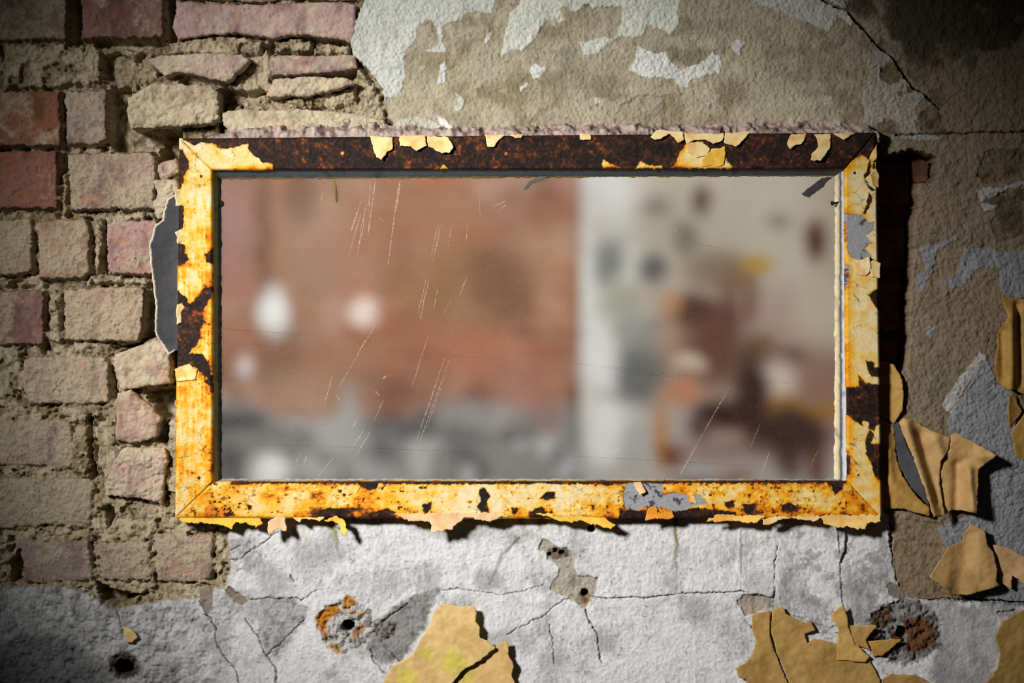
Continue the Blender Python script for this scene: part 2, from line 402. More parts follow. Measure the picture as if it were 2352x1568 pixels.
HOLES = [([(156, -80), (183, -80), (183, 92), (178, 108), (160, 96)], -60), ([(226, 125), (262, 112), (292, 128), (295, 165), (262, 186), (232, 175)], -45),
 ([(248, 205), (290, 192), (296, 228), (300, 292), (345, 298), (372, 310), (355, 346), (262, 345), (248, 330)], -55), ([(365, 298), (410, 292), (412, 352), (395, 362), (368, 372), (362, 345)], -75),
 ([(498, 190), (520, 196), (560, 206), (545, 236), (512, 258), (508, 300), (496, 300)], -75), ([(133, 346), (150, 350), (150, 388), (138, 400), (133, 420)], -40),
 ([(376, 1337 - 400), (395, 900), (400, 960), (376, 965)], -50), ([(330, 895), (392, 890), (400, 900), (388, 965), (366, 958), (352, 930)], -60), ([(362, 985), (385, 960), (382, 1022), (355, 1015)], -40),
 ([(333, 672), (352, 660), (358, 772), (335, 780), (325, 788), (300, 800), (262, 800), (275, 792), (322, 787)], -45), ([(208, 640), (212, 660), (204, 660)], -30), ([(388, 800), (408, 800), (406, 880), (392, 884)], -60),
 ([(252, 838), (262, 840), (266, 900), (256, 920)], -40), ([(196, 962), (206, 950), (212, 1060), (224, 1092), (212, 1094), (198, 1000)], -40), ([(217, 1338), (245, 1350), (320, 1366), (262, 1393), (235, 1380)], -55), ([(232, 508), (241, 505), (243, 612), (236, 616)], -45),
 ([(232, 600), (244, 600), (242, 632), (234, 628)], -35), ([(236, 1165), (255, 1160), (262, 1190), (244, 1212)], -40), ([(105, 775), (140, 790), (110, 800)], -20), ([(20, 642), (40, 640), (36, 660), (16, 660)], -35), ([(20, 1290), (44, 1262), (58, 1330), (24, 1340)], -35),
 ([(210, 88), (380, 92), (384, 100), (330, 108), (212, 104)], -40), ([(378, -10), (398, -10), (396, 60), (402, 92), (380, 92)], -45), ([(622, 172), (818, 160), (806, 180), (625, 181)], -40), ([(625, 86), (660, 78), (760, 88), (818, 96), (812, 102), (730, 96), (690, 82), (640, 90)], -45),
 ([(628, 118), (716, 123), (716, 128), (628, 129)], -35), ([(410, 172), (480, 182), (520, 190), (505, 196), (420, 182)], -40), ([(500, 236), (560, 210), (600, 200), (610, 210), (560, 225), (520, 255)], -50)]
for poly, hb in HOLES:
    b = Blk(poly); s = b.s
    t = sstep(-3, 4, b.d + 2.5 * N_sm[s])
    sethc(b, t, hb / 1000 + .006 * N_m2[s] + .004 * N_sm[s], None, 1.5)

# the crumbling mortar ledge along the frame's top
LEDGE = [(470, 330), (500, 306), (540, 300), (640, 286), (700, 292), (820, 272), (890, 284), (1000, 296), (1180, 292), (1330, 286), (1500, 290), (1640, 286), (1800, 280), (1900, 276), (1990, 290), (2012, 305), (2012, 345), (470, 345)]

# plaster coats -------------------------------------------------------------
UP = [(856, -400), (850, -60), (835, 0), (822, 30), (810, 75), (803, 100), (812, 130), (835, 150), (860, 180), (876, 205), (881, 240), (890, 270), (905, 300), (905, 420), (2000, 420), (2000, 1190), (2050, 1205),
      (2052, 1290), (2066, 1345), (2090, 1372), (2352, 1380), (2900, 1380), (2900, -400)]
LOW = [(-500, 1352), (0, 1349), (90, 1344), (150, 1346), (214, 1362), (240, 1386), (262, 1396), (330, 1384), (390, 1376), (455, 1370), (490, 1346), (516, 1350), (528, 1296), (519, 1225), (545, 1190), (560, 1150), (2020, 1150), (2040, 1190),
       (2052, 1290), (2066, 1345), (2100, 1372), (2352, 1380), (2900, 1380), (2900, 2000), (-500, 2000)]
SAND = mix(mix(np.broadcast_to(lin((170, 160, 138)), C.shape), lin((142, 130, 106)), sstep(-.1, .5, N_b2)), lin((192, 180, 156)), sstep(.0, .6, N_m2) * .5)
b = Blk(UP); s = b.s
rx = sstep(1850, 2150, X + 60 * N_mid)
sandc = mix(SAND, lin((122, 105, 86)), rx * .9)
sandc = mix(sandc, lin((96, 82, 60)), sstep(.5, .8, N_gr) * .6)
sandc = mix(sandc, lin((110, 104, 88)), sstep(.1, .6, fbm(X / 120, Y / 60, 4, 19)) * .5)
hup = .005 + .0012 * N_mid + .0008 * N_sm + .0012 * N_gr + .0005 * N_f + rx * (.0011 * N_sm + .0010 * N_m2)
d_up = np.full(X.shape, -99.0); d_up[s] = b.d
inner = sstep(2030, 1960, X)
edge = np.exp(-np.maximum(d_up, 0) / 9.0) * inner
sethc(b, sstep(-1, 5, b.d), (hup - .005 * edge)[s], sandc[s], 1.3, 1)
b = Blk(LOW); s = b.s
lgr = mix(mix(np.broadcast_to(lin((206, 206, 206)), C.shape), lin((176, 176, 176)), sstep(-.1, .6, N_b2)), lin((222, 222, 222)), sstep(.0, .6, N_st) * .4)
left_rough = sstep(620, 380, X + 60 * N_mid + .2 * (Y - 1400))
lgr = mix(lgr, lin((150, 150, 150)), np.clip(left_rough * (.45 + .8 * sstep(-.1, .4, N_m2)), 0, .85))
lgr = mix(lgr, lin((60, 60, 60)), sstep(.36, .75, N_sm * .6 + N_m2 * .5) * (.3 + .6 * left_rough))
lgr = mix(lgr, lin((120, 120, 120)), sstep(.05, .5, N_b2 + .5 * N_gr) * .22)
lgr = mix(lgr, lin((70, 70, 70)), sstep(.55, .8, N_gr) * .5)
lgr = mix(lgr, lin((126, 126, 127)), sstep(1770, 1840, X) * sstep(.0, .35, N_m2 + .3 * N_gr) * .6)
hlow = .006 + .0010 * N_mid + .00030 * N_st + .00055 * N_gr + .0003 * N_f + .0006 * N_sm + left_rough * (.0035 * N_m2 + .0030 * N_sm + .0012 * N_gr)
d_lo = np.full(X.shape, -99.0); d_lo[s] = b.d
sethc(b, sstep(-1, 5, b.d), (hlow - .004 * inner * np.exp(-np.maximum(d_lo, 0) / 7.0))[s], lgr[s], .8, 2)
pl = (OWN > 0)

# skim of white limewash left on the sandy render
SKIM = [
 ([(848, -60), (835, 0), (822, 30), (810, 75), (803, 100), (812, 132), (840, 155), (860, 183), (876, 212), (886, 236), (890, 228), (918, 217), (934, 178), (931, 163), (929, 133), (934, 120), (944, 105), (957, 92), (959, 71), (972, 56), (985, 47), (997, 51), (1004, 69), (1009, 97), (1000, 108), (977, 114), (978, 120), (1018, 122), (1025, 117), (1020, 97), (1020, 61), (1036, 54), (1061, 46), (1074, 33), (1098, 28), (1128, 36), (1134, 27), (1137, 0), (1142, -400), (856, -400)], (196, 198, 190), 1.0),
 ([(1196, -400), (1193, 0), (1190, 12), (1170, 30), (1167, 57), (1158, 77), (1152, 119), (1152, 134), (1164, 128), (1173, 116), (1193, 119), (1205, 119), (1217, 101), (1238, 77), (1244, 62), (1256, 51), (1265, 49), (1274, 62), (1298, 48), (1289, 33), (1292, 18), (1304, 18), (1310, 27), (1321, 28), (1336, 22), (1339, 13), (1351, 12), (1363, 21), (1378, 19), (1399, 16), (1417, 16), (1429, 18), (1427, 45), (1423, 60), (1417, 77), (1408, 91), (1369, 86), (1363, 92), (1330, 95), (1333, 110), (1339, 128), (1354, 129), (1372, 122), (1396, 104), (1412, 90), (1423, 85), (1440, 88), (1467, 89), (1479, 77), (1485, 62), (1497, 60), (1503, 68), (1524, 70), (1536, 82), (1551, 68), (1560, 54), (1557, 24), (1562, 0), (1566, -400)], (205, 208, 194), 1.0),
 ([(1464, 103), (1488, 115), (1506, 124), (1518, 121), (1533, 121), (1536, 134), (1551, 149), (1565, 162), (1580, 153), (1604, 149), (1625, 134), (1634, 113), (1640, 125), (1655, 128), (1659, 149), (1655, 170), (1625, 173), (1595, 185), (1586, 188), (1577, 202), (1560, 199), (1548, 182), (1524, 179), (1491, 182), (1464, 170), (1440, 161), (1455, 143)], (212, 213, 208), 1.0),
 ([(1218, 155), (1230, 147), (1240, 150), (1258, 158), (1240, 180), (1228, 186), (1220, 170)], (214, 214, 208), .9), ([(1108, 104), (1120, 80), (1133, 77), (1130, 90), (1115, 103)], (206, 204, 194), .9),
 ([(1677, 104), (1689, 93), (1707, 93), (1716, 101), (1701, 113), (1698, 128), (1689, 125), (1680, 115)], (200, 202, 196), .9),
 ([(1715, -400), (1725, 0), (1740, 12), (1775, 22), (1799, 36), (1829, 45), (1859, 54), (1898, 73), (1910, 66), (1925, 42), (1937, 45), (1951, 63), (1959, 54), (1949, 27), (1900, -20), (1880, -400)], (196, 194, 184), .9),
 ([(1193, 200), (1212, 185), (1214, 196), (1195, 213)], (206, 206, 200), .8), ([(1008, 152), (1025, 140), (1022, 190), (1005, 200)], (200, 200, 194), .7), ([(1045, 213), (1060, 222), (1066, 245), (1052, 258), (1040, 252), (1050, 235)], (200, 200, 194), .7),
 ([(1362, 222), (1376, 226), (1380, 236), (1366, 240)], (206, 206, 200), .6), ([(1003, 262), (1014, 265), (1028, 282), (1042, 290), (1036, 304), (1012, 296)], (212, 212, 206), .9), ([(905, 283), (945, 268), (985, 270), (1018, 288), (1028, 303), (920, 306)], (184, 180, 166), 1.6),
 ([(2241, 435), (2262, 430), (2305, 429), (2352, 411), (2500, 400), (2500, 410), (2352, 422), (2317, 435), (2287, 462), (2281, 481), (2259, 487), (2247, 465)], (158, 158, 158), .9),
 ([(2112, 569), (2158, 560), (2189, 542), (2200, 550), (2152, 576), (2149, 606), (2128, 643), (2118, 677), (2103, 661), (2100, 637), (2121, 621)], (128, 130, 134), .8),
 ([(2155, 640), (2183, 640), (2207, 606), (2210, 572), (2244, 569), (2281, 566), (2292, 580), (2500, 560), (2500, 690), (2336, 684), (2296, 673), (2290, 618), (2250, 612), (2229, 631), (2219, 649), (2189, 667), (2161, 652)], (128, 130, 134), .8),
 ([(2125, 750), (2145, 748), (2140, 780), (2128, 775)], (140, 142, 146), .6),
 ([(2228, 875), (2252, 810), (2262, 815), (2279, 856), (2289, 881), (2324, 900), (2335, 960), (2500, 960), (2500, 1400), (2090, 1374), (2170, 1372), (2240, 1370), (2171, 1257), (2149, 1213), (2200, 1190), (2240, 1180), (2225, 1100), (2180, 1010), (2174, 961), (2200, 920)], (134, 135, 139), 1.0),
 ([(2160, 930), (2190, 880), (2250, 805), (2262, 820), (2215, 890), (2185, 960)], (170, 168, 166), 1.0),
 ([(1984, 143), (2002, 119), (2026, 115), (2059, 128), (2047, 143), (2023, 155), (2017, 173), (2030, 188), (2044, 194), (2062, 179), (2092, 191), (2128, 215), (2104, 254), (2107, 299), (2150, 312), (2180, 320), (2120, 325), (2070, 318), (2062, 281), (2038, 275), (2008, 292), (1980, 285), (1985, 250), (1970, 215), (1990, 190), (1996, 165)], (158, 152, 140), .7),
 ([(1888, 213), (1912, 220), (1916, 240), (1900, 255), (1890, 240)], (176, 166, 146), .5)]
for k, (poly, rgb, th) in enumerate(SKIM):
    b = Blk(poly, warp=.9); s = b.s
    t = sstep(-.5, 2.5, b.d + 3 * (N_sm[s] - .1) * (1 if k > 11 else .4)) * pl[s]
    cc = lin(rgb)
    c = mix(np.broadcast_to(cc, t.shape + (3,)), cc * .8, sstep(-.2, .6, .6 * N_st[s] + .5 * N_m2[s]))
    worn = sstep(.38, .62, .7 * N_sm[s] + .5 * N_m2[s])
    c = mix(c, sandc[s], worn * .55)
    sethc(b, t, H[s] * 0 + hup[s] * .75 + .0012 + .0013 * th + .0002 * N_st[s] + .0006 * N_gr[s] + .0003 * N_f[s], c, .8)
# grey bare patches, dark and mouldy corner
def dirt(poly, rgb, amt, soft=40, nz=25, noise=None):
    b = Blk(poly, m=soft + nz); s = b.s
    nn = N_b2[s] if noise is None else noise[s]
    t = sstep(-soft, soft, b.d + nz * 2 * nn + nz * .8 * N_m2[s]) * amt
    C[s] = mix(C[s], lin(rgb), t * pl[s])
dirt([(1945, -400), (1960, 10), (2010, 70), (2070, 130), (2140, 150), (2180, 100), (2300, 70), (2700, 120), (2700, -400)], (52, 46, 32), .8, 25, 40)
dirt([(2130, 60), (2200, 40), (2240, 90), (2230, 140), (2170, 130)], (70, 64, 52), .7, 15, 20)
for poly in ([(2022, 155), (2062, 142), (2075, 165), (2065, 190), (2045, 196), (2022, 178)], [(2085, 160), (2130, 152), (2136, 175), (2110, 192), (2088, 182)], [(2128, 210), (2165, 205), (2180, 235), (2160, 250), (2135, 230)],
             [(2108, 262), (2140, 240), (2170, 270), (2175, 308), (2115, 304)], [(2016, 290), (2030, 276), (2056, 280), (2066, 308), (2020, 312)], [(2082, 198), (2098, 200), (2096, 216), (2084, 214)], [(2060, 212), (2074, 210), (2074, 224), (2062, 224)],
             [(2240, 470), (2300, 440), (2352, 432), (2352, 540), (2290, 560), (2272, 520), (2290, 470)], [(2262, 345), (2352, 340), (2352, 408), (2262, 425), (2240, 400)]):
    b = Blk(poly); s = b.s; t = sstep(-1, 3, b.d)
    sethc(b, t * pl[s], hup[s] - .0012, mix(np.broadcast_to(lin((112, 98, 78)), t.shape + (3,)), lin((84, 72, 54)), sstep(-.2, .4, N_m2[s])), 1.3)
# shallow spalled dishes in the sandy coat
for poly, dp in (([(1410, 288), (1412, 262), (1430, 240), (1460, 222), (1500, 217), (1525, 224), (1540, 248), (1536, 290)], 2.4), ([(1208, 296), (1226, 266), (1246, 252), (1285, 260), (1320, 276), (1350, 296)], 2.2)):
    b = Blk(poly); s = b.s; t = sstep(-1, 3, b.d)
    sethc(b, t, hup[s] - dp / 1000 * np.exp(-np.maximum(b.d, 0) / 45) + .0012 * N_m2[s] + .0008 * N_sm[s], mix(C[s], lin((150, 140, 122)), .5 + 0 * t), 1.5)

# recess beside the frame where the plaster fell and dark brick shows
REC = [(1985, 322), (2014, 330), (2036, 355), (2097, 343), (2115, 346), (2146, 358), (2153, 376), (2152, 401), (2137, 422), (2112, 419), (2106, 441), (2112, 459), (2100, 514), (2098, 600), (2091, 667), (2088, 780), (2085, 830), (2075, 850), (1985, 905)]
b = Blk(REC); s = b.s; t = sstep(-1, 4, b.d)
sethc(b, t, -.05 + .004 * N_m2[s] + .003 * N_sm[s], mix(np.broadcast_to(lin((112, 82, 60)), t.shape + (3,)), lin((90, 66, 48)), sstep(-.2, .4, N_m2[s])), 1.3)
OWN[s] = np.where(b.d > 3, 0, OWN[s])
for poly in ([(2000, 362), (2100, 360), (2102, 466), (2000, 468)], [(2000, 512), (2092, 510), (2092, 612), (2000, 616)], [(2000, 640), (2086, 638), (2084, 760), (2000, 764)], [(2100, 352), (2150, 360), (2145, 420), (2108, 415)], [(2000, 780), (2080, 780), (2076, 840), (2000, 880)]):
    b = Blk(poly); s = b.s; t = sstep(-1, 5, b.d)
    sethc(b, t, -.034 + .001 * N_m2[s], mix(np.broadcast_to(lin((104, 68, 48)), t.shape + (3,)), lin((80, 54, 40)), sstep(-.2, .4, N_m2[s])), 1.0)
# sandy exposures in the lower coat
EXPO = [
 ([(1245, 1232), (1265, 1242), (1274, 1251), (1288, 1257), (1302, 1254), (1315, 1267), (1323, 1288), (1321, 1307), (1327, 1321), (1349, 1320), (1365, 1326), (1376, 1320), (1371, 1351), (1365, 1369), (1349, 1391), (1341, 1397), (1324, 1385), (1306, 1371), (1278, 1363), (1262, 1351), (1268, 1335), (1281, 1323), (1284, 1301), (1271, 1292), (1256, 1282), (1253, 1267), (1237, 1264)], (170, 162, 148), 3.0),
 ([(1691, 1379), (1707, 1363), (1740, 1362), (1774, 1369), (1776, 1394), (1741, 1404), (1710, 1416)], (166, 152, 140), 3.0),
 ([(885, 1415), (940, 1375), (985, 1352), (1005, 1362), (1003, 1385), (985, 1420), (960, 1470), (925, 1510), (880, 1520), (850, 1490), (845, 1450)], (140, 138, 136), 2.0),
 ([(600, 1375), (675, 1372), (705, 1400), (700, 1430), (660, 1470), (640, 1520), (600, 1470), (590, 1410)], (166, 166, 166), 1.2),
 ([(515, 1352), (530, 1345), (556, 1365), (574, 1378), (560, 1388), (540, 1384)], (136, 122, 108), 3.0), ([(458, 1350), (492, 1346), (490, 1400), (480, 1410), (460, 1380)], (140, 128, 116), 2.5),
 ([(2040, 1185), (2160, 1200), (2150, 1215), (2172, 1257), (2130, 1320), (2170, 1350), (2195, 1372), (2100, 1376), (2068, 1348), (2060, 1330), (2047, 1290), (2052, 1225)], (134, 116, 92), 2.0),
 ([(2035, 1345), (2045, 1335), (2066, 1346), (2100, 1370), (2070, 1376), (2040, 1366)], (126, 118, 108), 2.0)]
for k, (poly, rgb, dp) in enumerate(EXPO):
    b = Blk(poly, m=24, warp=.7); s = b.s; t = sstep(-1, 2, b.d); cc = lin(rgb)
    if k in (2, 3): t = sstep(-9, 7, b.d + 14 * N_m2[s] + 5 * N_sm[s])
    sethc(b, t, .006 - dp / 1000 + .0012 * N_m2[s] + .0011 * N_gr[s] + .0005 * N_sm[s], mix(np.broadcast_to(cc, t.shape + (3,)), cc * .6, sstep(0, .6, N_sm[s])), 1.5)
# thicker sheets of skim whose edges show as steps
for poly, th in (([(1700, 1150), (1780, 1150), (1779, 1300), (1780, 1345), (1776, 1366), (1765, 1369), (1712, 1361), (1690, 1300)], 1.6), ([(1780, 1150), (1916, 1150), (1921, 1230), (1926, 1300), (1932, 1380), (1948, 1425), (1900, 1440), (1790, 1400), (1778, 1330)], 1.3), ([(1380, 1155), (1700, 1155), (1700, 1355), (1400, 1372), (1372, 1330), (1325, 1300), (1330, 1200)], .6),
                 ([(1916, 1200), (1940, 1218), (1938, 1260), (1926, 1290), (1918, 1250)], 2.6)):
    b = Blk(poly, warp=.35); s = b.s
    H[s] += 1.9 * th / 1000 * sstep(-1, 1.5, b.d) * np.where(OWN[s] == 2, 1, 0) * (.35 + .65 * sstep(60, 0, b.d))
for poly, rgb, a in (([(1935, 1345), (2000, 1340), (2010, 1400), (1985, 1440), (1940, 1420)], (130, 130, 130), .6), ([(1700, 1310), (1775, 1305), (1772, 1362), (1712, 1355)], (164, 164, 164), .5), ([(2080, 1380), (2300, 1385), (2290, 1568), (2150, 1600), (2140, 1480)], (150, 150, 152), .6),
                      ([(0, 1460), (180, 1470), (260, 1530), (240, 1600), (-100, 1640), (-100, 1440)], (110, 110, 110), .7), ([(920, 1195), (1080, 1195), (1110, 1250), (990, 1235)], (150, 150, 150), .6), ([(1105, 1450), (1160, 1440), (1200, 1600), (1180, 1600)], (140, 140, 140), .6)):
    dirt(poly, rgb, a, 12, 8)
# soft rain-washed grime under the frame, green drips
def drip(pts, w, rgb, a):
    xs = [q[0] for q in pts]; ys = [q[1] for q in pts]
    b = Blk([(min(xs) - 20, min(ys) - 20), (max(xs) + 20, min(ys) - 20), (max(xs) + 20, max(ys) + 20), (min(xs) - 20, max(ys) + 20)], m=5); s = b.s
    d, pos = line_dist(pts, X[s] + .5 * (WX[s] - X[s]), Y[s])
    t = sstep(w, w * .35, d) * a * (1 - .6 * pos)
    C[s] = mix(C[s], lin(rgb), t * pl[s])
drip([(1551, 1180), (1549, 1215), (1553, 1240), (1557, 1250), (1551, 1262), (1550, 1280), (1553, 1300)], 6, (120, 112, 40), 1.0)
drip([(1553, 1300), (1552, 1360)], 4, (150, 150, 130), .5)
drip([(762, 1190), (768, 1225)], 16, (150, 142, 60), .8); drip([(772, 1220), (775, 1262)], 6, (140, 132, 60), .8); drip([(878, 1190), (878, 1222)], 5, (150, 140, 80), .7); drip([(698, 1190), (700, 1240)], 5, (165, 160, 110), .5)
drip([(1195, 1190), (1205, 1225)], 10, (120, 114, 60), .7); drip([(1238, 1190), (1240, 1215)], 8, (130, 124, 80), .7); drip([(1288, 1200), (1286, 1225)], 5, (140, 132, 60), .7); drip([(515, 1200), (512, 1260)], 8, (140, 132, 70), .6)
drip([(1192, 1234), (1153, 1273), (1126, 1338)], 5, (70, 70, 70), .7)
drip([(1180, 1240), (1215, 1225), (1235, 1235)], 14, (90, 88, 80), .4)

# rust stained fixing holes
def rustpatch(poly, rgb, a=1.0):
    b = Blk(poly, warp=1.3); s = b.s; t = sstep(-3, 4, b.d + 4 * N_sm[s]) * a
    c = mix(np.broadcast_to(lin(rgb), t.shape + (3,)), lin(rgb) * .5, sstep(0, .6, N_sm[s]))
    sethc(b, t, H[s] + .0006 * N_sm[s], c, 1.1)
def crater(cx, cy, r, rim, rimc, depth=.04):
    an = np.linspace(0, 2 * math.pi, 20, endpoint=False)
    if rim:
        b = Blk([(cx + rim * math.cos(a), cy + rim * .85 * math.sin(a)) for a in an], warp=1.8); s = b.s
        t = sstep(-4, 6, b.d + 5 * N_sm[s])
        sethc(b, t, .003 + .0055 * N_sm[s] + .0025 * N_gr[s] + .004 * N_m2[s], mix(np.broadcast_to(lin(rimc), t.shape + (3,)), lin(rimc) * .45, sstep(.0, .5, N_sm[s])), 1.6)
    b = Blk([(cx + r * math.cos(a), cy + r * .9 * math.sin(a)) for a in an], warp=.5); s = b.s
    sethc(b, sstep(-1, 2.5, b.d), -depth + 0 * b.d, np.broadcast_to(lin((60, 48, 40)), b.d.shape + (3,)), 1.0)
crater(799, 1436, 0.1, 70, (176, 174, 170))
rustpatch([(725, 1415), (745, 1395), (775, 1383), (780, 1400), (760, 1420), (748, 1440), (757, 1462), (735, 1452)], (176, 116, 40)); rustpatch([(785, 1385), (800, 1360), (820, 1378), (805, 1392), (790, 1402)], (184, 130, 56))
rustpatch([(800, 1395), (845, 1405), (830, 1415), (805, 1407)], (176, 130, 66), .8); rustpatch([(806, 1458), (835, 1425), (842, 1440), (822, 1464)], (160, 108, 48), .9); rustpatch([(748, 1480), (780, 1478), (787, 1496), (770, 1503)], (184, 140, 66), .8); rustpatch([(755, 1460), (768, 1452), (766, 1478)], (176, 130, 66), .7)
crater(799, 1436, 14, 0, None)
crater(885, 1445, .1, 30, (130, 122, 118))
rustpatch([(1255, 1262), (1300, 1256), (1306, 1276), (1272, 1286), (1256, 1280)], (90, 64, 46), .8); crater(1276, 1262, 5, 0, None, .02); crater(1291, 1268, 6, 0, None, .02); crater(1262, 1272, 5, 0, None, .02)
rustpatch([(1328, 1352), (1350, 1346), (1358, 1370), (1345, 1394), (1335, 1380)], (150, 112, 66), .8); crater(1343, 1360, 9, 0, None, .03)
crater(286, 1528, 0.1, 36, (96, 84, 72)); crater(286, 1532, 22, 0, None, .035)
crater(1357, 1213, 9, 0, None, .03)
crater(2075, 1450, 0.1, 88, (128, 126, 124))
rustpatch([(1995, 1404), (2037, 1387), (2050, 1410), (2049, 1428), (2010, 1446), (1996, 1425)], (86, 56, 30), .85); rustpatch([(2067, 1425), (2095, 1418), (2130, 1410), (2145, 1446), (2135, 1491), (2095, 1500), (2073, 1494), (2085, 1458)], (98, 58, 24), .9); rustpatch([(2040, 1450), (2075, 1440), (2080, 1470), (2050, 1480)], (90, 52, 26), .9)
crater(2070, 1450, 14, 0, None)

# cracks
def crack(pts, w0, w1, dep=4.0, rgb=(70, 64, 56)):
    xs = [q[0] for q in pts]; ys = [q[1] for q in pts]
    b = Blk([(min(xs) - 15, min(ys) - 15), (max(xs) + 15, min(ys) - 15), (max(xs) + 15, max(ys) + 15), (min(xs) - 15, max(ys) + 15)], m=5); s = b.s
    d, pos = line_dist(pts, X[s] + .8 * (WX[s] - X[s]), Y[s] + .8 * (WY[s] - Y[s]))
    w = w0 + (w1 - w0) * pos
    t = sstep(w + .8, w - .8, d)
    H[s] -= dep / 1000 * t * (OWN[s] > 0)
    C[s] = mix(C[s], lin(rgb), t * .75 * (OWN[s] > 0))
crack([(1850, -60), (1885, 0), (1945, 25), (1960, 45), (1985, 70), (2020, 110), (2050, 135), (2075, 175), (2100, 205), (2120, 215), (2155, 250)], 3.6, 1.8, 16, (40, 36, 30))
crack([(1940, 5), (1952, 25), (1958, 42)], 1.0, 1.0, 4)
crack([(2058, 309), (2150, 308), (2250, 305), (2400, 303)], 2.2, 1.6, 6, (36, 38, 46))
crack([(1350, 1367), (1400, 1372), (1480, 1371), (1560, 1362), (1690, 1357), (1718, 1357)], 1.2, 1.2); crack([(1306, 1372), (1280, 1385), (1245, 1415), (1200, 1435), (1165, 1456)], 1.1, .9)
crack([(1343, 1398), (1352, 1425), (1370, 1455), (1378, 1500), (1382, 1522)], 1.8, 1.1); crack([(531, 1285), (556, 1282), (578, 1261), (600, 1251), (624, 1229), (640, 1221)], .9, 1.3); crack([(575, 1374), (624, 1374), (677, 1372), (693, 1377)], 1.2, 1.2)
crack([(565, 1422), (593, 1460), (606, 1494), (634, 1534), (637, 1565)], 1.3, 1.8); crack([(1010, 1355), (1048, 1351), (1091, 1354), (1147, 1365), (1197, 1357), (1250, 1340)], .8, .8); crack([(458, 1378), (481, 1415), (497, 1444), (496, 1472), (515, 1503), (544, 1540), (560, 1600)], 1.8, 1.2)
crack([(265, 1392), (278, 1423), (282, 1440)], 1.4, 1.0); crack([(1262, 1435), (1270, 1478), (1271, 1522)], 1.2, 1.0); crack([(692, 1377), (720, 1358), (740, 1352)], .8, .6); crack([(900, 1500), (940, 1535), (960, 1560)], 1.0, 1.5); crack([(520, 1268), (545, 1258), (556, 1248)], 1.2, .8)
crack([(850, 1490), (862, 1520), (885, 1545)], 1.4, 1.2); crack([(935, 1385), (905, 1408), (880, 1425)], 1.8, 1.0); crack([(1708, 1420), (1730, 1445), (1745, 1465)], .8, .8); crack([(1776, 1395), (1778, 1300), (1782, 1250)], .9, .6); crack([(2290, 1405), (2330, 1400)], 1.5, 1.5)
crack([(670, 1320), (674, 1338)], 2.2, 1.2, 3); crack([(612, 1505), (640, 1480), (700, 1420)], 1.0, .8)

b = Blk(LEDGE); s = b.s
t = sstep(-3, 4, b.d + 4 * N_sm[s])
rise = sstep(283, 312, Y[s] + 16 * N_m2[s] + 10 * N_mid[s])
c = mix(np.broadcast_to(lin((176, 156, 148)), t.shape + (3,)), lin((126, 108, 98)), sstep(-.1, .5, N_sm[s]))
c = mix(c, lin((200, 184, 170)), sstep(.15, .6, N_m2[s]) * .7)
sethc(b, t, .006 + .020 * rise + .0035 * N_m2[s] + .0028 * N_sm[s] + .0015 * N_gr[s], c, 1.6)

# mesh the relief: one object for the masonry, one per plaster coat
idx = np.arange(X.size).reshape(X.shape)
xc = (X[:-1, :-1] + X[1:, 1:]) / 2; yc = (Y[:-1, :-1] + Y[1:, 1:]) / 2
opening = (xc > 440) & (xc < 1988) & (yc > 352) & (yc < 1152)
quads = np.stack([idx[:-1, :-1], idx[1:, :-1], idx[1:, 1:], idx[:-1, 1:]], -1)
fo = OWN[:-1, :-1]
allv = place(X.ravel(), Y.ravel(), H.ravel(), 0.0)
allc = np.concatenate([np.clip(C.reshape(-1, 3), 0, 1), G.reshape(-1, 1)], -1)
def part_of_wall(name, sel, mat, parent=None):
    q = quads[sel & ~opening]
    u, inv = np.unique(q, return_inverse=True)
    return raw_mesh(name, allv[u], inv.reshape(q.shape), None, allc[u], mat, parent, centre=False)
wall = part_of_wall('wall_front', fo == 0, M_WALL)
tag(wall, 'crumbling brick wall with eroded mortar around the rusty frame', 'wall', kind='structure')
tag(part_of_wall('plaster_coat', fo == 1, M_PLASTER, wall), 'sandy beige plaster with flaking white limewash')
tag(part_of_wall('plaster_coat', fo == 2, M_PLASTER, wall), 'pale grey cracked plaster below the frame')

# the solid wall behind the relief, with the opening
RW, CEIL, YB = 2.3, 2.9, 0.2
wx0, wx1 = (428 - CX) * S, (2000 - CX) * S
wz1, wz0 = ZC + (CY - 340) * S, ZC + (CY - 1164) * S
def merged_boxes(name, boxes, mat, parent=None):
    V, F = [], []
    for (x0, y0, z0), (x1, y1, z1) in boxes:
        k = len(V)
        V += [(x0, y0, z0), (x1, y0, z0), (x1, y1, z0), (x0, y1, z0), (x0, y0, z1), (x1, y0, z1), (x1, y1, z1), (x0, y1, z1)]
        F += [tuple(k + i for i in f) for f in ((0, 3, 2, 1), (4, 5, 6, 7), (0, 1, 5, 4), (1, 2, 6, 5), (2, 3, 7, 6), (3, 0, 4, 7))]
    return raw_mesh(name, V, F, None, None, mat, parent, smooth=False)
y0 = .085
merged_boxes('wall_core', [((-RW, y0, 0), (wx0, YB, CEIL)), ((wx1, y0, 0), (RW, YB, CEIL)), ((wx0, y0, wz1), (wx1, YB, CEIL)), ((wx0, y0, 0), (wx1, YB, wz0))], M_CORE, wall)
hx0, hx1 = (gx[0] - CX) * S, (gx[-1] - CX) * S
hz1, hz0 = ZC + (CY - gy[0]) * S, ZC + (CY - gy[-1]) * S
merged_boxes('plain_render', [((-RW, 0, 0), (hx0, y0, CEIL)), ((hx1, 0, 0), (RW, y0, CEIL)), ((hx0, 0, hz1), (hx1, y0, CEIL)), ((hx0, 0, 0), (hx1, y0, hz0))], M_CORE, wall)

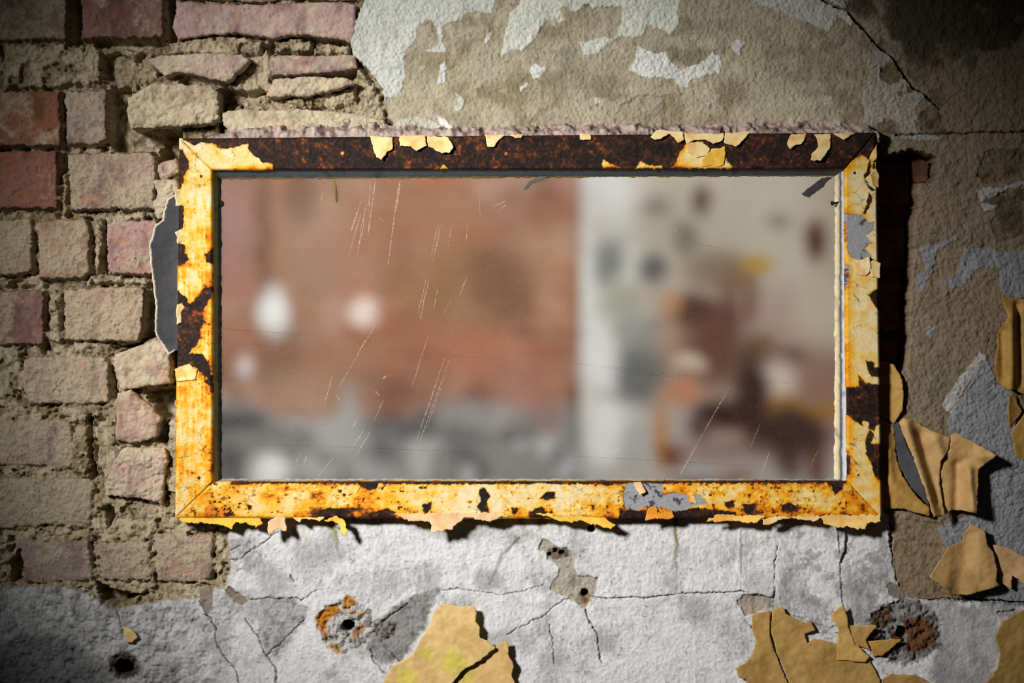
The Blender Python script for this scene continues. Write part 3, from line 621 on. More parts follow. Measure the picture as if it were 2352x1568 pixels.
# ------------------------------------------------------------------ loose, broken bricks and stones
def brick_colour(rgb, smear, seed):
    base = lin(desat(rgb))
    def f(px, py, d):
        c = mix(np.broadcast_to(base, px.shape + (3,)), base * np.array([.68, .62, .62]), sstep(-.1, .6, fbm(px / 30, py / 60, 3, seed)))
        c = mix(c, base * np.array([1.1, .85, .7]), sstep(.2, .6, fbm(px / 22, py / 22, 3, seed + 1)) * .7)
        c = mix(c, base * .45, sstep(.4, .75, fbm(px / 7, py / 7, 2, seed + 9)) * .6)
        sm = sstep(.55 - smear, 1.0 - smear, .55 * fbm(px / 45, py / 45, 4, seed + 2) + .25 * fbm(px / 13, py / 13, 2, seed + 3) + .25)
        c = mix(c, lin((194, 180, 152)), sm * .75)
        return np.concatenate([np.clip(c, 0, 1), np.full(px.shape + (1,), 1.1)], -1)
    return f
def brick_height(h0, tx, ty, cen, rough, seed, rnd=6.0):
    def f(px, py, d):
        h = h0 + (px - cen[0]) / 100 * tx + (py - cen[1]) / 100 * ty
        h = h + rough * (1.2 * fbm(px / 60, py / 60, 2, seed) + .8 * fbm(px / 22, py / 22, 3, seed + 1) + .35 * fbm(px / 7, py / 7, 2, seed + 2))
        f1, f2 = worley(px / 46 + .3 * fbm(px / 20, py / 20, 2, seed + 7), py / 34, seed + 5)
        h = h + rough * (1.5 * (.45 - f1) + .55 * fbm(px / 6, py / 6, 2, seed + 6) + .22 * vnoise(px / 3, py / 3, seed + 8)) - .9 * rough * sstep(.3, .6, fbm(px / 16, py / 12, 3, seed + 9))
        return (h - rnd * .55 * np.exp(-d / 4.0)) / 1000
    return f
LOOSE = [
 ('loose_brick', [(405, 4), (500, 8), (600, 10), (700, 5), (790, 3), (816, 10), (815, 96), (790, 92), (760, 87), (690, 77), (655, 80), (628, 88), (590, 80), (540, 74), (480, 80), (408, 90), (396, 60), (402, 30)], 6, 0, 0, (204, 166, 156), .35, 1.6, 'long pale pink brick at the top, against the white plaster edge', 'brick'),
 ('loose_brick', [(-20, -90), (250, -90), (560, -90), (840, -90), (812, 0), (760, 4), (690, 0), (600, 5), (520, 2), (400, -4), (-20, -90)], -4, 0, 0, (176, 160, 120), .6, 2.0, None, None),
 ('brick_shard', [(340, 138), (372, 126), (440, 122), (556, 124), (573, 138), (545, 165), (521, 188), (480, 179), (440, 170), (405, 164), (376, 173), (362, 160)], 8, 1, -3, (206, 176, 160), .5, 2.0, 'flat pale shard with pointed ends under the long pink brick', 'brick'),
 ('brick_shard', [(624, 131), (640, 127), (720, 128), (814, 125), (819, 157), (760, 164), (700, 168), (623, 172)], 6, 0, -2, (176, 142, 136), .45, 1.6, 'thin purplish brick slice with dark gaps above and below', 'brick'),
 ('rubble_stone', [(627, 181), (700, 176), (770, 176), (806, 181), (815, 192), (790, 200), (760, 208), (700, 221), (650, 222), (611, 222), (615, 205)], 9, 0, 3, (206, 182, 156), .7, 3.0, 'lumpy beige stone wedged under the thin purplish brick slice', 'stone'),
 ('rubble_stone', [(292, 225), (316, 210), (355, 189), (400, 193), (480, 195), (498, 210), (501, 272), (484, 280), (460, 285), (380, 290), (300, 294), (294, 270)], 14, -2, 1, (196, 174, 140), .65, 3.0, 'blocky beige brick stump jutting beside the black hole', 'stone'),
 ('rubble_stone', [(510, 258), (550, 250), (600, 252), (680, 250), (760, 255), (830, 262), (880, 276), (892, 300), (700, 312), (530, 312), (514, 285)], 8, 0, 2, (198, 180, 148), .7, 2.6, 'long mossy beige stone lying just above the frame top', 'stone'),
 ('rubble_stone', [(360, 380), (378, 370), (404, 366), (410, 392), (398, 402), (372, 412), (362, 400)], 4, 0, 0, (204, 168, 146), .5, 3.0, 'small pinkish brick chip left of the frame corner', 'stone'),
 ('brick_shard', [(347, 415), (375, 410), (404, 414), (408, 436), (388, 458), (374, 500), (360, 502), (350, 470), (362, 445)], 2, 0, 0, (198, 178, 148), .7, 3.4, 'crumbly mortar chunk above the torn dark sheet', 'stone'),
 ('broken_brick', [(262, 812), (300, 800), (330, 790), (356, 779), (376, 790), (388, 815), (391, 880), (330, 888), (276, 896), (266, 872), (260, 845)], 14, 2, 0, (206, 178, 150), .6, 2.4, 'tilted broken brick below the torn dark sheet', 'brick'),
 ('broken_brick', [(268, 902), (300, 894), (316, 908), (336, 925), (355, 943), (357, 952), (368, 958), (358, 978), (358, 1004), (322, 1014), (300, 1018), (264, 1012), (266, 950)], 10, 1, -2, (208, 168, 146), .5, 2.0, 'jagged half brick beside the dark triangular gap', 'brick'),
 ('broken_brick', [(284, 1026), (320, 1028), (378, 1028), (384, 1060), (376, 1095), (374, 1158), (340, 1146), (240, 1137), (238, 1112), (262, 1060)], 9, 1, 2, (206, 178, 158), .6, 3.4, 'crumbled wedge-shaped brick lowest in the loose column by the frame', 'brick'),
]
for k, (nm, poly, h0, tx, ty, rgb, sm, rough, label, cat) in enumerate(LOOSE):
    if k == 1: poly = [(360, -90), (840, -90), (812, -2), (760, 1), (690, -4), (600, 4), (520, -2), (400, -8)]; label, cat = 'rough mortar-caked brick cut by the top edge, over the long pink brick', 'brick'
    cen = np.asarray(poly, float).mean(0)
    o = slab(nm, poly, brick_height(h0, tx, ty, cen, rough, 200 + 10 * k), brick_colour(rgb, sm, 500 + 10 * k), M_WALL, back=-.045, href=h0 / 1000, rough=2.4, seed=k * 7)
    tag(o, label, cat, 'loose bricks and rubble in the wall')

# ------------------------------------------------------------------ the rusty frame
HF = 0.032          # stand-off of its face
root = empty('metal_frame', tuple(place(np.float64(1215), np.float64(1190), np.float64(0.0))))
tag(root, 'rusty steel frame with peeling yellow paint around a scratched glass pane', 'frame')
OUT = dict(TL=(411, 317), TR=(2012, 303), BR=(2026, 1190), BL=(402, 1190)); INN = dict(TL=(487, 390), TR=(1941, 388), BR=(1947, 1105), BL=(488, 1107))
PAINT = {
 'top': dict(base=False, on=[
   [(445, 334), (467, 327), (497, 332), (505, 342), (536, 339), (570, 330), (571, 344), (584, 357), (602, 371), (627, 376), (627, 390), (487, 392), (440, 345), (405, 310)],
   [(1560, 351), (1580, 327), (1613, 326), (1631, 342), (1667, 339), (1668, 369), (1685, 384), (1680, 387), (1540, 387), (1552, 378)], [(1384, 386), (1387, 368), (1398, 374), (1411, 378), (1429, 386)], [(1459, 387), (1473, 371), (1488, 379), (1522, 381), (1520, 387)], [(1011, 388), (1018, 378), (1030, 386)]], off=[[(1556, 352), (1612, 366), (1640, 360), (1612, 363)]], prim=[], stain=.20),
 'left': dict(base=True, on=[], off=[
   [(405, 340), (420, 345), (434, 372), (434, 384), (428, 394), (423, 409), (418, 428), (400, 442)], [(400, 471), (422, 472), (421, 525), (412, 533), (400, 534)], [(400, 557), (425, 562), (423, 581), (437, 594), (414, 609), (400, 612)], [(489, 569), (474, 584), (473, 600), (489, 608)],
   [(400, 664), (412, 667), (423, 679), (437, 699), (455, 680), (471, 661), (489, 660), (484, 683), (471, 707), (463, 726), (471, 739), (459, 755), (461, 776), (453, 792), (434, 811), (464, 813), (474, 826), (482, 841), (490, 890), (470, 878), (480, 869), (452, 848), (435, 838), (420, 845), (400, 857)], [(400, 690), (415, 694), (425, 700), (418, 740), (400, 750)]], prim=[], stain=.50),
 'bottom': dict(base=True, on=[], off=[
   [(970, 1160), (993, 1152), (990, 1170), (976, 1180)], [(1101, 1122), (1112, 1120), (1128, 1140), (1118, 1152), (1125, 1180), (1108, 1182), (1096, 1162), (1104, 1150)], [(1176, 1166), (1190, 1165), (1188, 1180), (1178, 1182)], [(1240, 1144), (1256, 1130), (1276, 1128), (1275, 1142), (1258, 1150)], [(1216, 1182), (1230, 1166), (1246, 1165), (1252, 1174), (1270, 1176), (1270, 1188), (1220, 1190)], [(1355, 1160), (1368, 1160), (1362, 1168)],
   [(720, 1180), (745, 1168), (830, 1166), (808, 1176), (815, 1188), (850, 1196), (740, 1198)], [(815, 1104), (870, 1104), (868, 1122), (850, 1126), (830, 1118)], [(850, 1180), (890, 1168), (908, 1175), (906, 1196), (850, 1198)], [(1424, 1172), (1488, 1172), (1490, 1198), (1422, 1198)], [(1545, 1175), (1600, 1166), (1690, 1176), (1690, 1194), (1545, 1198)], [(1665, 1155), (1690, 1148), (1686, 1164), (1670, 1166)], [(1705, 1155), (1735, 1158), (1728, 1186), (1712, 1180)],
   [(1796, 1160), (1812, 1154), (1836, 1166), (1830, 1174), (1800, 1174)], [(530, 1104), (1945, 1100), (1945, 1109), (1000, 1112), (760, 1110), (530, 1112)], [(1892, 1102), (1944, 1102), (1935, 1125), (1918, 1138), (1912, 1120)], [(515, 1180), (535, 1176), (542, 1184), (520, 1186)], [(565, 1158), (580, 1162), (574, 1172)], [(1360, 1104), (1430, 1106), (1400, 1116)]],
   prim=[[(1439, 1109), (1477, 1109), (1523, 1112), (1520, 1138), (1548, 1130), (1579, 1136), (1584, 1155), (1610, 1158), (1554, 1175), (1517, 1166), (1486, 1161), (1461, 1173), (1435, 1166), (1430, 1139)], [(1594, 1130), (1610, 1138), (1625, 1160), (1600, 1160)]], stain=.57),
 'right': dict(base=True, on=[], off=[
   [(1930, 400), (1950, 372), (1981, 357), (1996, 367), (2000, 368), (2014, 360), (2030, 340), (2030, 290), (1935, 290)], [(1997, 366), (2003, 380), (1998, 400), (1988, 410), (1999, 428), (2016, 436), (2004, 440), (1995, 432), (1984, 405), (1992, 392)], [(2010, 372), (2012, 390), (2004, 384)], [(1997, 440), (2004, 460), (1996, 474), (1990, 490), (1982, 492), (1990, 470)],
   [(1993, 677), (2019, 662), (2030, 660), (2030, 713), (2018, 713), (2005, 692)], [(1989, 829), (2007, 829), (2008, 844), (2030, 846), (2030, 868), (2002, 865), (1992, 849)], [(1940, 889), (1972, 888), (1972, 862), (1986, 878), (2015, 883), (2032, 885), (2032, 966), (2011, 980), (2007, 990), (1995, 983), (1997, 970), (1983, 964), (1983, 980), (1957, 961), (1940, 948)],
   [(1989, 1002), (2000, 985), (2006, 1000), (2002, 1018), (2032, 1021), (2032, 1108), (2008, 1092), (2002, 1066), (1989, 1041)], [(1997, 588), (2012, 600), (2022, 605), (2006, 604), (1996, 600)], [(1942, 1035), (1954, 1050), (1950, 1090), (1942, 1095)]],
   prim=[[(1938, 490), (1981, 493), (1996, 511), (2010, 511), (2005, 530), (1990, 542), (2005, 557), (1984, 569), (2002, 588), (1978, 597), (1956, 594), (1947, 576), (1944, 520)], [(1942, 606), (1952, 612), (1948, 655), (1942, 655)]], stain=.30),
}
PAINT['top']['off'] = []
RUSTC = [(0, (20, 12, 10)), (.45, (44, 25, 17)), (.75, (84, 42, 19)), (1.0, (150, 76, 26))]
PAINTC = [(0, (226, 206, 158)), (.30, (226, 192, 110)), (.5, (230, 172, 38)), (.72, (222, 134, 10)), (.88, (196, 104, 10)), (1.0, (92, 48, 14))]
def frame_skin(which, px, py, along):
    """height bump (m) and colour of the old paint, primer and rust at face pixels"""
    c0 = PAINT[which]
    wx = px + 2.4 * fbm(px / 9, py / 9, 2, 31) + 1.2 * vnoise(px / 3.4, py / 3.4, 32); wy = py + 2.4 * fbm(px / 9, py / 9, 2, 33) + 1.2 * vnoise(px / 3.4, py / 3.4, 34)
    on = np.full(px.shape, 60.0 if c0['base'] else -60.0)
    for p in c0['on']: on = np.maximum(on, sdf(p, wx, wy))
    for p in c0['off']: on = np.minimum(on, -sdf(p, wx, wy))
    if which == 'bottom':
        spots = fbm(px / 11, py / 8, 3, 41) + .35 * fbm(px / 60, py / 40, 2, 42)
        on = np.minimum(on, (.70 - spots) * 30)
    elif c0['base']:
        spots = fbm(px / 10, py / 10, 3, 43)
        on = np.minimum(on, (.80 - spots) * 30)
    prim = np.full(px.shape, -60.0)
    for p in c0['prim']: prim = np.maximum(prim, sdf(p, wx, wy))
    if c0['prim']: on = np.minimum(on, -prim)
    tp = sstep(-.8, .8, on)
    big = fbm(px / 70, py / 38, 3, 44); mid = fbm(px / 20, py / 16, 3, 45); sm = fbm(px / 6, py / 6, 2, 46)
    if which == 'left': st = fbm(px / 5, py / 45, 3, 47) * .30 + .25 * sstep(455, 487, px) - .22 * sstep(620, 420, py) + .06 * sstep(800, 900, py)
    elif which == 'right': st = .55 * sstep(1975, 1940, px + 10 * mid) - .1 + .25 * sstep(960, 1100, py)
    elif which == 'bottom': st = .22 * sstep(1160, 1190, py) + .22 * fbm(px / 60, py / 200, 2, 48) + .28 * sstep(1930, 1985, px) - .34 * sstep(950, 1040, px) * sstep(1420, 1300, px) - .16 * sstep(480, 540, px) * sstep(790, 700, px)
    else: st = .3 * sstep(1650, 1550, px) * sstep(1500, 1560, px) + .35 * sstep(374, 388, py)
    s = c0['stain'] - .14 + .30 * big + .34 * mid + .12 * sm + st + .38 * np.exp(-np.maximum(on, 0) / 3.5)
    if which in ('bottom', 'left'):
        s = s + (.5 if which == 'bottom' else .34) * sstep(.40, .62, fbm(px / 8, py / 8, 2, 49))
    f1, f2 = worley(px / 38 + .25 * mid, py / 30 + .25 * mid, 6)
    cr = sstep(.035, .0, f2 - f1) * sstep(.0, .3, fbm(px / 90, py / 60, 2, 50) + .15)
    bub = 0 * px
    if which == 'bottom':
        b1, b2 = worley(px / 15 + .25 * sm, py / 11 + .25 * sm, 8)
        zone = sstep(-.15, .25, fbm(px / 120, py / 70, 2, 53) + .35 * sstep(960, 800, px) * sstep(620, 760, px) - .1)
        s = s + zone * (.34 * sstep(.16, .02, b2 - b1) * sstep(-.1, .3, mid) + .10)
        bub = zone * .0013 * (.5 - b1)
    pc = ramp(np.clip(s, 0, 1), PAINTC)
    pc = mix(pc, lin((60, 32, 12)), cr * .8)
    rc = ramp(np.clip(.36 + .4 * mid + .5 * sm + .2 * big, 0, 1), RUSTC)
    col = mix(rc, pc, tp)
    tpr = sstep(-.8, .8, prim) * (1 - tp)
    col = mix(col, mix(np.broadcast_to(lin((150, 150, 152)), col.shape), lin((70, 70, 72)), sstep(.2, .5, mid + .4 * sm)), tpr)
    h = tp * (.0011 + bub + .0004 * mid + .0006 * np.exp(-np.maximum(on, 0) / 4.0) * sstep(0, .4, fbm(px / 25, py / 25, 2, 51)) - .0005 * cr) + tpr * .0004 + (1 - tp) * (.00030 * sm + .0003 * mid + .00015 * vnoise(px / 3, py / 3, 57))
    return h, np.concatenate([col, (1.4 - 1.1 * tp)[..., None]], -1)

def rail(name, which, a0, a1, b0, b1, label):
    a0, a1, b0, b1 = (np.asarray(q, float) for q in (a0, a1, b0, b1))
    L = max(np.hypot(*(a1 - a0)), np.hypot(*(b1 - b0))); W = np.hypot(*((a0 + a1) / 2 - (b0 + b1) / 2))
    nt = int(L / 1.7); nf = int(W / 1.7)
    t = np.linspace(0, 1, nt)
    prof = [(0, -.045), (0, -.02), (0, .0), (0, .008), (0, .016), (0, .022), (0.0, .0265), (.012, .0295), (.035, HF - .0008)]
    prof += [(f, HF) for f in np.linspace(.065, .95, nf)] + [(.98, HF - .0008), (.995, HF - .003), (1, .026), (1, .018), (1, .006)]
    f = np.array([q[0] for q in prof]); hh = np.array([q[1] for q in prof])
    T, Fv = np.meshgrid(t, f); HH = np.broadcast_to(hh[:, None], T.shape).copy()
    A = a0 + (a1 - a0) * T[..., None]; B = b0 + (b1 - b0) * T[..., None]
    P = A + (B - A) * Fv[..., None]
    # on the sides, read the skin a little way past the edge so the colour runs round the corner
    out = (A - B) / np.linalg.norm(A - B, axis=-1, keepdims=True)
    over = np.where(Fv <= 0.001, (.0265 - HH) / S, 0)[..., None]
    under = np.where(Fv >= .999, (.027 - HH) / S, 0)[..., None]
    sk = P + out * over * .35 - out * under * .35
    dh, col = frame_skin(which, sk[..., 0], sk[..., 1], T)
    face = ((Fv > .03) & (Fv < .985)).astype(float)
    dent = .0006 * fbm(P[..., 0] / 90, P[..., 1] / 90, 2, 71)
    HH += (dh + dent) * face
    end = np.minimum(T, 1 - T) * L * .7
    HH -= .0025 * np.exp(-(end / 1.6) ** 2) * face
    pos = place(P[..., 0], P[..., 1], HH, HF)
    side = (dh * (1 - face))[..., None]
    o3 = np.stack([out[..., 0], 0 * out[..., 0], -out[..., 1]], -1)
    pos = pos + o3 * side * np.where(Fv < .5, 1, -1)[..., None]
    i = np.arange(T.size).reshape(T.shape)
    q = np.stack([i[:-1, :-1], i[:-1, 1:], i[1:, 1:], i[1:, :-1]], -1).reshape(-1, 4)
    # keep the normals outward whichever way the rail runs
    e1 = pos[nf // 2, 1] - pos[nf // 2, 0]; e2 = pos[nf // 2 + 1, 0] - pos[nf // 2, 0]
    if np.cross(e1, e2)[1] > 0: q = q[:, ::-1]
    o = raw_mesh(name, pos.reshape(-1, 3), q, None, col.reshape(-1, 4), M_METAL, root)
    return tag(o, label)
rail('rail', 'top', OUT['TL'], OUT['TR'], INN['TL'], INN['TR'], 'dark rust-brown bar, almost bare of paint')
rail('rail', 'bottom', OUT['BL'], OUT['BR'], INN['BL'], INN['BR'], 'yellow and orange blistered bar with a grey primer patch')
rail('stile', 'left', OUT['TL'], OUT['BL'], INN['TL'], INN['BL'], 'yellow painted upright with dark bare patches')
rail('stile', 'right', OUT['TR'], OUT['BR'], INN['TR'], INN['BR'], 'cream painted upright with grey and black bare patches')

# glazing beads round the pane
GL = dict(TL=(506, 410), TR=(1921, 403), BR=(1919, 1101), BL=(507, 1101)); HG = 0.009
def bead(a0, a1, b0, b1, rows, label):
    a0, a1, b0, b1 = (np.asarray(q, float) for q in (a0, a1, b0, b1))
    L = np.hypot(*(a1 - a0)); t = np.linspace(0, 1, int(L / 4)); n = 13; f = np.linspace(0, 1, n)
    T, Fv = np.meshgrid(t, f)
    P = (a0 + (a1 - a0) * T[..., None]) * (1 - Fv[..., None]) + (b0 + (b1 - b0) * T[..., None]) * Fv[..., None]
    nn = fbm(P[..., 0] / 12, P[..., 1] / 12, 3, 81)
    ins = (b0 + b1) / 2 - (a0 + a1) / 2; ins /= np.hypot(*ins)
    P = P + ins * (np.where(Fv > .95, 2.2 * nn + 1.2 * vnoise(P[..., 0] / 4, P[..., 1] / 4, 85), 0)[..., None])
    hp = np.interp(Fv, [0, .12, .2, .9, 1], [.029, .0285, .024, .0115, HG + .0004]) + .0006 * nn
    col = ramp(np.clip(Fv + .06 * nn, 0, 1), rows)
    col = mix(col, col * .6, sstep(.25, .6, fbm(P[..., 0] / 30, P[..., 1] / 30, 3, 83)))
    pos = place(P[..., 0], P[..., 1], hp, .02)
    i = np.arange(T.size).reshape(T.shape)
    q = np.stack([i[:-1, :-1], i[:-1, 1:], i[1:, 1:], i[1:, :-1]], -1).reshape(-1, 4)
    e1 = pos[5, 1] - pos[5, 0]; e2 = pos[6, 0] - pos[5, 0]
    if np.cross(e1, e2)[1] > 0: q = q[:, ::-1]
    o = raw_mesh('glazing_bead', pos.reshape(-1, 3), q, None, np.concatenate([col.reshape(-1, 3), np.ones((T.size, 1))], -1), M_BEAD, root)
    return tag(o, label)
e = 2
bead((INN['TL'][0] - e, INN['TL'][1] - e), (INN['TR'][0] + e, INN['TR'][1] - e), GL['TL'], GL['TR'], [(0, (200, 160, 60)), (.1, (170, 130, 50)), (.16, (92, 98, 102)), (.85, (80, 86, 90)), (.92, (170, 140, 50)), (1, (80, 80, 64))], 'slate grey bead with a thin yellow edge')
bead((INN['TL'][0] - e, INN['TL'][1]), (INN['BL'][0] - e, INN['BL'][1]), GL['TL'], GL['BL'], [(0, (110, 100, 50)), (.12, (190, 172, 90)), (.62, (176, 160, 82)), (.75, (60, 66, 62)), (1, (44, 50, 48))], 'olive green bead with a dark inner line')
bead((INN['TR'][0] + e, INN['TR'][1]), (INN['BR'][0] + e, INN['BR'][1]), GL['TR'], GL['BR'], [(0, (190, 190, 194)), (.4, (200, 200, 204)), (.5, (90, 92, 94)), (.6, (70, 72, 74)), (.72, (200, 186, 150)), (1, (226, 210, 170))], 'pale grey bead with a cream torn lip')
bead((INN['BL'][0], INN['BL'][1] + e), (INN['BR'][0], INN['BR'][1] + e), GL['BL'], GL['BR'], [(0, (60, 54, 50)), (.4, (110, 106, 104)), (1, (170, 168, 168))], 'thin grey bead along the lower edge')

# the pane
gp = [GL['TL'], GL['TR'], GL['BR'], GL['BL']]
gp = [(490, 394), (1938, 392), (1942, 1106), (490, 1106)]
fr = [tuple(place(np.float64(x), np.float64(y), np.float64(HG), HG)) for x, y in gp]; bk = [(q[0], q[1] + .004, q[2]) for q in fr]
pane = raw_mesh('glass_pane', fr + bk, [(3, 2, 1, 0), (4, 5, 6, 7), (0, 1, 5, 4), (1, 2, 6, 5), (2, 3, 7, 6), (3, 0, 4, 7)], None, None, M_GLASS, root, smooth=False)
tag(pane, 'dusty scratched glass, the room behind blurred')
def scratches(name, segs, mat, label):
    V, F = [], []
    for (x0, y0_, x1, y1_, w) in segs:
        n = 10; tt = np.linspace(0, 1, n); dx, dy = x1 - x0, y1_ - y0_; l = math.hypot(dx, dy); nx, ny = -dy / l, dx / l
        k = len(V)
        for t in tt:
            ww = w * (.35 + .65 * math.sin(math.pi * min(max(t, .05), .95))) * (.8 + .4 * float(vnoise(np.float64(t * 7 + x0), np.float64(y0_), 5)))
            jx = 1.0 * float(vnoise(np.float64(t * 4 + x0), np.float64(3.3), 9))
            for sg in (-1, 1):
                V.append(tuple(place(np.float64(x0 + dx * t + nx * ww * sg + jx), np.float64(y0_ + dy * t + ny * ww * sg), np.float64(HG + .0003), HG)))
        F += [(k + 2 * i, k + 2 * i + 1, k + 2 * i + 3, k + 2 * i + 2) for i in range(n - 1)]
    o = raw_mesh(name, V, F, None, None, mat, pane_parent, smooth=False)
    o['kind'] = 'stuff'
    return tag(o, label)
pane_parent = pane
def link_child(o, par):
    o.parent = par
SC = [(862, 415, 845, 542, 1.6), (850, 415, 846, 500, 1.0), (919, 415, 905, 500, 3.0), (907, 490, 892, 608, 1.5), (829, 462, 806, 531, 2.2), (829, 490, 801, 586, 1.3), (837, 506, 820, 589, 1.4), (842, 470, 828, 530, 1.6), (1012, 515, 994, 603, 1.3), (1007, 510, 990, 590, .8), (1038, 518, 1029, 564, 1.0), (1075, 512, 1070, 559, .8),
      (979, 640, 960, 721, 1.3), (985, 641, 965, 731, 1.4), (1006, 655, 996, 715, .8), (1072, 635, 1056, 679, 1.1), (1035, 690, 1018, 720, .7), (862, 746, 820, 816, 1.8), (822, 814, 777, 891, 1.1), (762, 863, 746, 926, 1.0), (1021, 822, 957, 1011, 1.1), (1031, 828, 960, 1023, 1.0), (1024, 860, 980, 985, .7), (983, 771, 946, 888, .9),
      (836, 985, 812, 1025, 1.8), (850, 990, 815, 1050, 1.4), (880, 920, 860, 965, 1.2), (820, 965, 806, 985, 1.4), (765, 1052, 730, 1095, 1.0), (690, 1040, 680, 1060, 1.6), (704, 1045, 698, 1068, 1.6), (1678, 885, 1600, 1022, 1.2), (1600, 1022, 1562, 1089, 2.4), (1746, 973, 1723, 1028, 1.0), (1768, 1035, 1748, 1092, 1.4), (1662, 910, 1620, 985, 1.0),
      (1880, 1030, 1860, 1075, .8), (1425, 1030, 1400, 1042, 1.4), (1130, 475, 1160, 462, 1.4), (1138, 488, 1168, 465, .9), (1545, 525, 1558, 533, 1.2), (1520, 430, 1532, 436, .9), (1522, 456, 1528, 460, .9), (870, 500, 880, 508, 2.0), (1098, 432, 1104, 500, .6), (742, 440, 736, 470, .7), (880, 870, 890, 860, 2.4), (858, 895, 872, 908, 1.8), (770, 905, 782, 922, 1.2)]
scratches('scratch', SC, scratch_material('scratch_pale', (225, 190, 172), .55), 'pale scratches on the glass')
SD = [(518, 1017, 1220, 1042, .8), (1220, 1042, 1840, 1075, .8), (505, 754, 719, 770, .9), (505, 786, 690, 800, .8), (1426, 850, 1814, 879, .9), (1440, 856, 1620, 872, 1.1), (1380, 838, 1500, 852, .7), (1590, 556, 1655, 570, .9), (560, 420, 528, 445, .6), (860, 803, 1170, 826, .6), (1310, 832, 1450, 852, .5)]
scratches('scratch', SD, scratch_material('scratch_dark', (70, 58, 52), .6), 'thin dark scratches across the glass')

# screws and a nail in the frame
def dome(name, px, py, r, h0, rgb, label=None, hgt=.5):
    n, m = 14, 5; V, F, c = [], [], tuple(place(np.float64(px), np.float64(py), np.float64(h0), h0))
    r *= S
    for j in range(m):
        a = j / (m - 1) * math.pi / 2
        for i in range(n):
            th = 2 * math.pi * i / n
            V.append((c[0] + r * math.cos(a) * math.cos(th), c[1] - r * hgt * math.sin(a) + .0006, c[2] + r * math.cos(a) * math.sin(th)))
    for j in range(m - 1):
        for i in range(n): F.append((j * n + i, j * n + (i + 1) % n, (j + 1) * n + (i + 1) % n, (j + 1) * n + i))
    cc = np.ones((len(V), 4)); cc[:, :3] = lin(rgb)
    return tag(raw_mesh(name, V, [q[::-1] for q in F], None, cc, M_METAL, root), label)
for px, py, rgb in ((787, 352, (226, 150, 60)), (1163, 353, (170, 96, 50)), (459, 636, (214, 150, 40)), (462, 405, (96, 56, 20)), (457, 1097, (70, 40, 20)), (527, 1142, (96, 50, 20)), (1632, 1136, (110, 60, 20)), (1972, 1090, (60, 36, 20)), (1963, 397, (60, 40, 24)), (1967, 624, (190, 120, 50))):
    dome('screw', px, py, 4.5, HF + .0008, rgb)
tag(dome('putty_lump', 507, 468, 8, HG + .001, (30, 30, 28), None, .8), 'small black lump on the inner bead')
def tube(name, p0, p1, r0, rgb, parent, mat, head=None):
    p0, p1 = Vector(p0), Vector(p1); ax = (p1 - p0).normalized(); u = ax.orthogonal().normalized(); w = ax.cross(u); n = 10
    st = [(0, r0 * (head or 1)), (.16, r0 * (head or 1)), (.17, r0), (1, r0)] if head else [(0, r0), (1, r0 * .6)]
    V, F = [], []
    for t, r in st:
        for i in range(n): V.append(tuple(p0 + (p1 - p0) * t + (u * math.cos(2 * math.pi * i / n) + w * math.sin(2 * math.pi * i / n)) * r))
    for j in range(len(st) - 1):
        for i in range(n): F.append((j * n + i, j * n + (i + 1) % n, (j + 1) * n + (i + 1) % n, (j + 1) * n + i))
    k = len(V); V += [tuple(p0), tuple(p1)]
    F3 = [(k, (i + 1) % n, i) for i in range(n)] + [(k + 1, (len(st) - 1) * n + i, (len(st) - 1) * n + (i + 1) % n) for i in range(n)]
    cc = np.ones((len(V), 4)); cc[:, :3] = lin(rgb)
    return raw_mesh(name, V, F, F3, cc, mat, parent)
pp = lambda x, y, h: tuple(place(np.float64(x), np.float64(y), np.float64(h), h))
tag(tube('nail', pp(1910, 467, .018), pp(1930, 464, .014), .0012, (22, 22, 22), root, M_METAL, 2.6), 'small black glazing nail poking over the glass')

# flakes of paint still hanging on the frame
def flat_colour(rgb, edge=None, ew=2.0, stain=None, seed=0, amt=.5, rim_side=None, spot=None):
    def f(px, py, d):
        n1 = fbm(px / 30, py / 30, 3, 300 + seed); n2 = fbm(px / 9, py / 9, 2, 301 + seed)
        c = mix(np.broadcast_to(lin(rgb), px.shape + (3,)), lin(rgb) * np.array([.84, .8, .74]), sstep(-.2, .6, n1 + .3 * n2))
        if stain is not None and spot is None: c = mix(c, lin(stain), sstep(.05, .5, fbm(px / 22, py / 22, 3, 310 + seed)) * amt)
        if spot is not None:
            for (sx, sy, sr) in spot: c = mix(c, lin(stain), sstep(1.2, .2, np.hypot(px - sx, py - sy) / sr + .5 * n1) * amt)
        if edge is not None:
            t = sstep(ew, ew * .4, d + .8 * n2)
            if rim_side is not None: t = t * (px < rim_side)
            c = mix(c, lin(edge), t)
        return np.concatenate([np.clip(c, 0, 1), np.full(px.shape + (1,), .6)], -1)
    return f
def curl(base, lift, dirv, poly, power=2.0, bumps=.5, seed=0, waves=None):
    p = np.asarray(poly, float); c = p.mean(0); dv = np.asarray(dirv, float); dv = dv / max(np.hypot(*dv), 1e-6)
    pr = (p - c) @ dv; lo, hi = pr.min(), pr.max()
    def f(px, py, d):
        u = np.clip((((px - c[0]) * dv[0] + (py - c[1]) * dv[1]) - lo) / (hi - lo), 0, 1)
        h = base + lift * u ** power + bumps * fbm(px / 28, py / 28, 3, 400 + seed) + .3 * bumps * fbm(px / 8, py / 8, 2, 401 + seed) + 1.7 * bumps * fbm(px / 70, py / 70, 2, 402 + seed)
        if waves is not None:
            for (wx0_, wy0_, wx1_, wy1_, amp, wid) in waves:
                dd, _ = line_dist([(wx0_, wy0_), (wx1_, wy1_)], px, py)
                h = h + amp * np.exp(-(dd / wid) ** 2)
        return h / 1000
    return f
CREAM, YEL, PEACH, ORG = (232, 208, 148), (232, 190, 72), (228, 188, 142), (226, 146, 34)
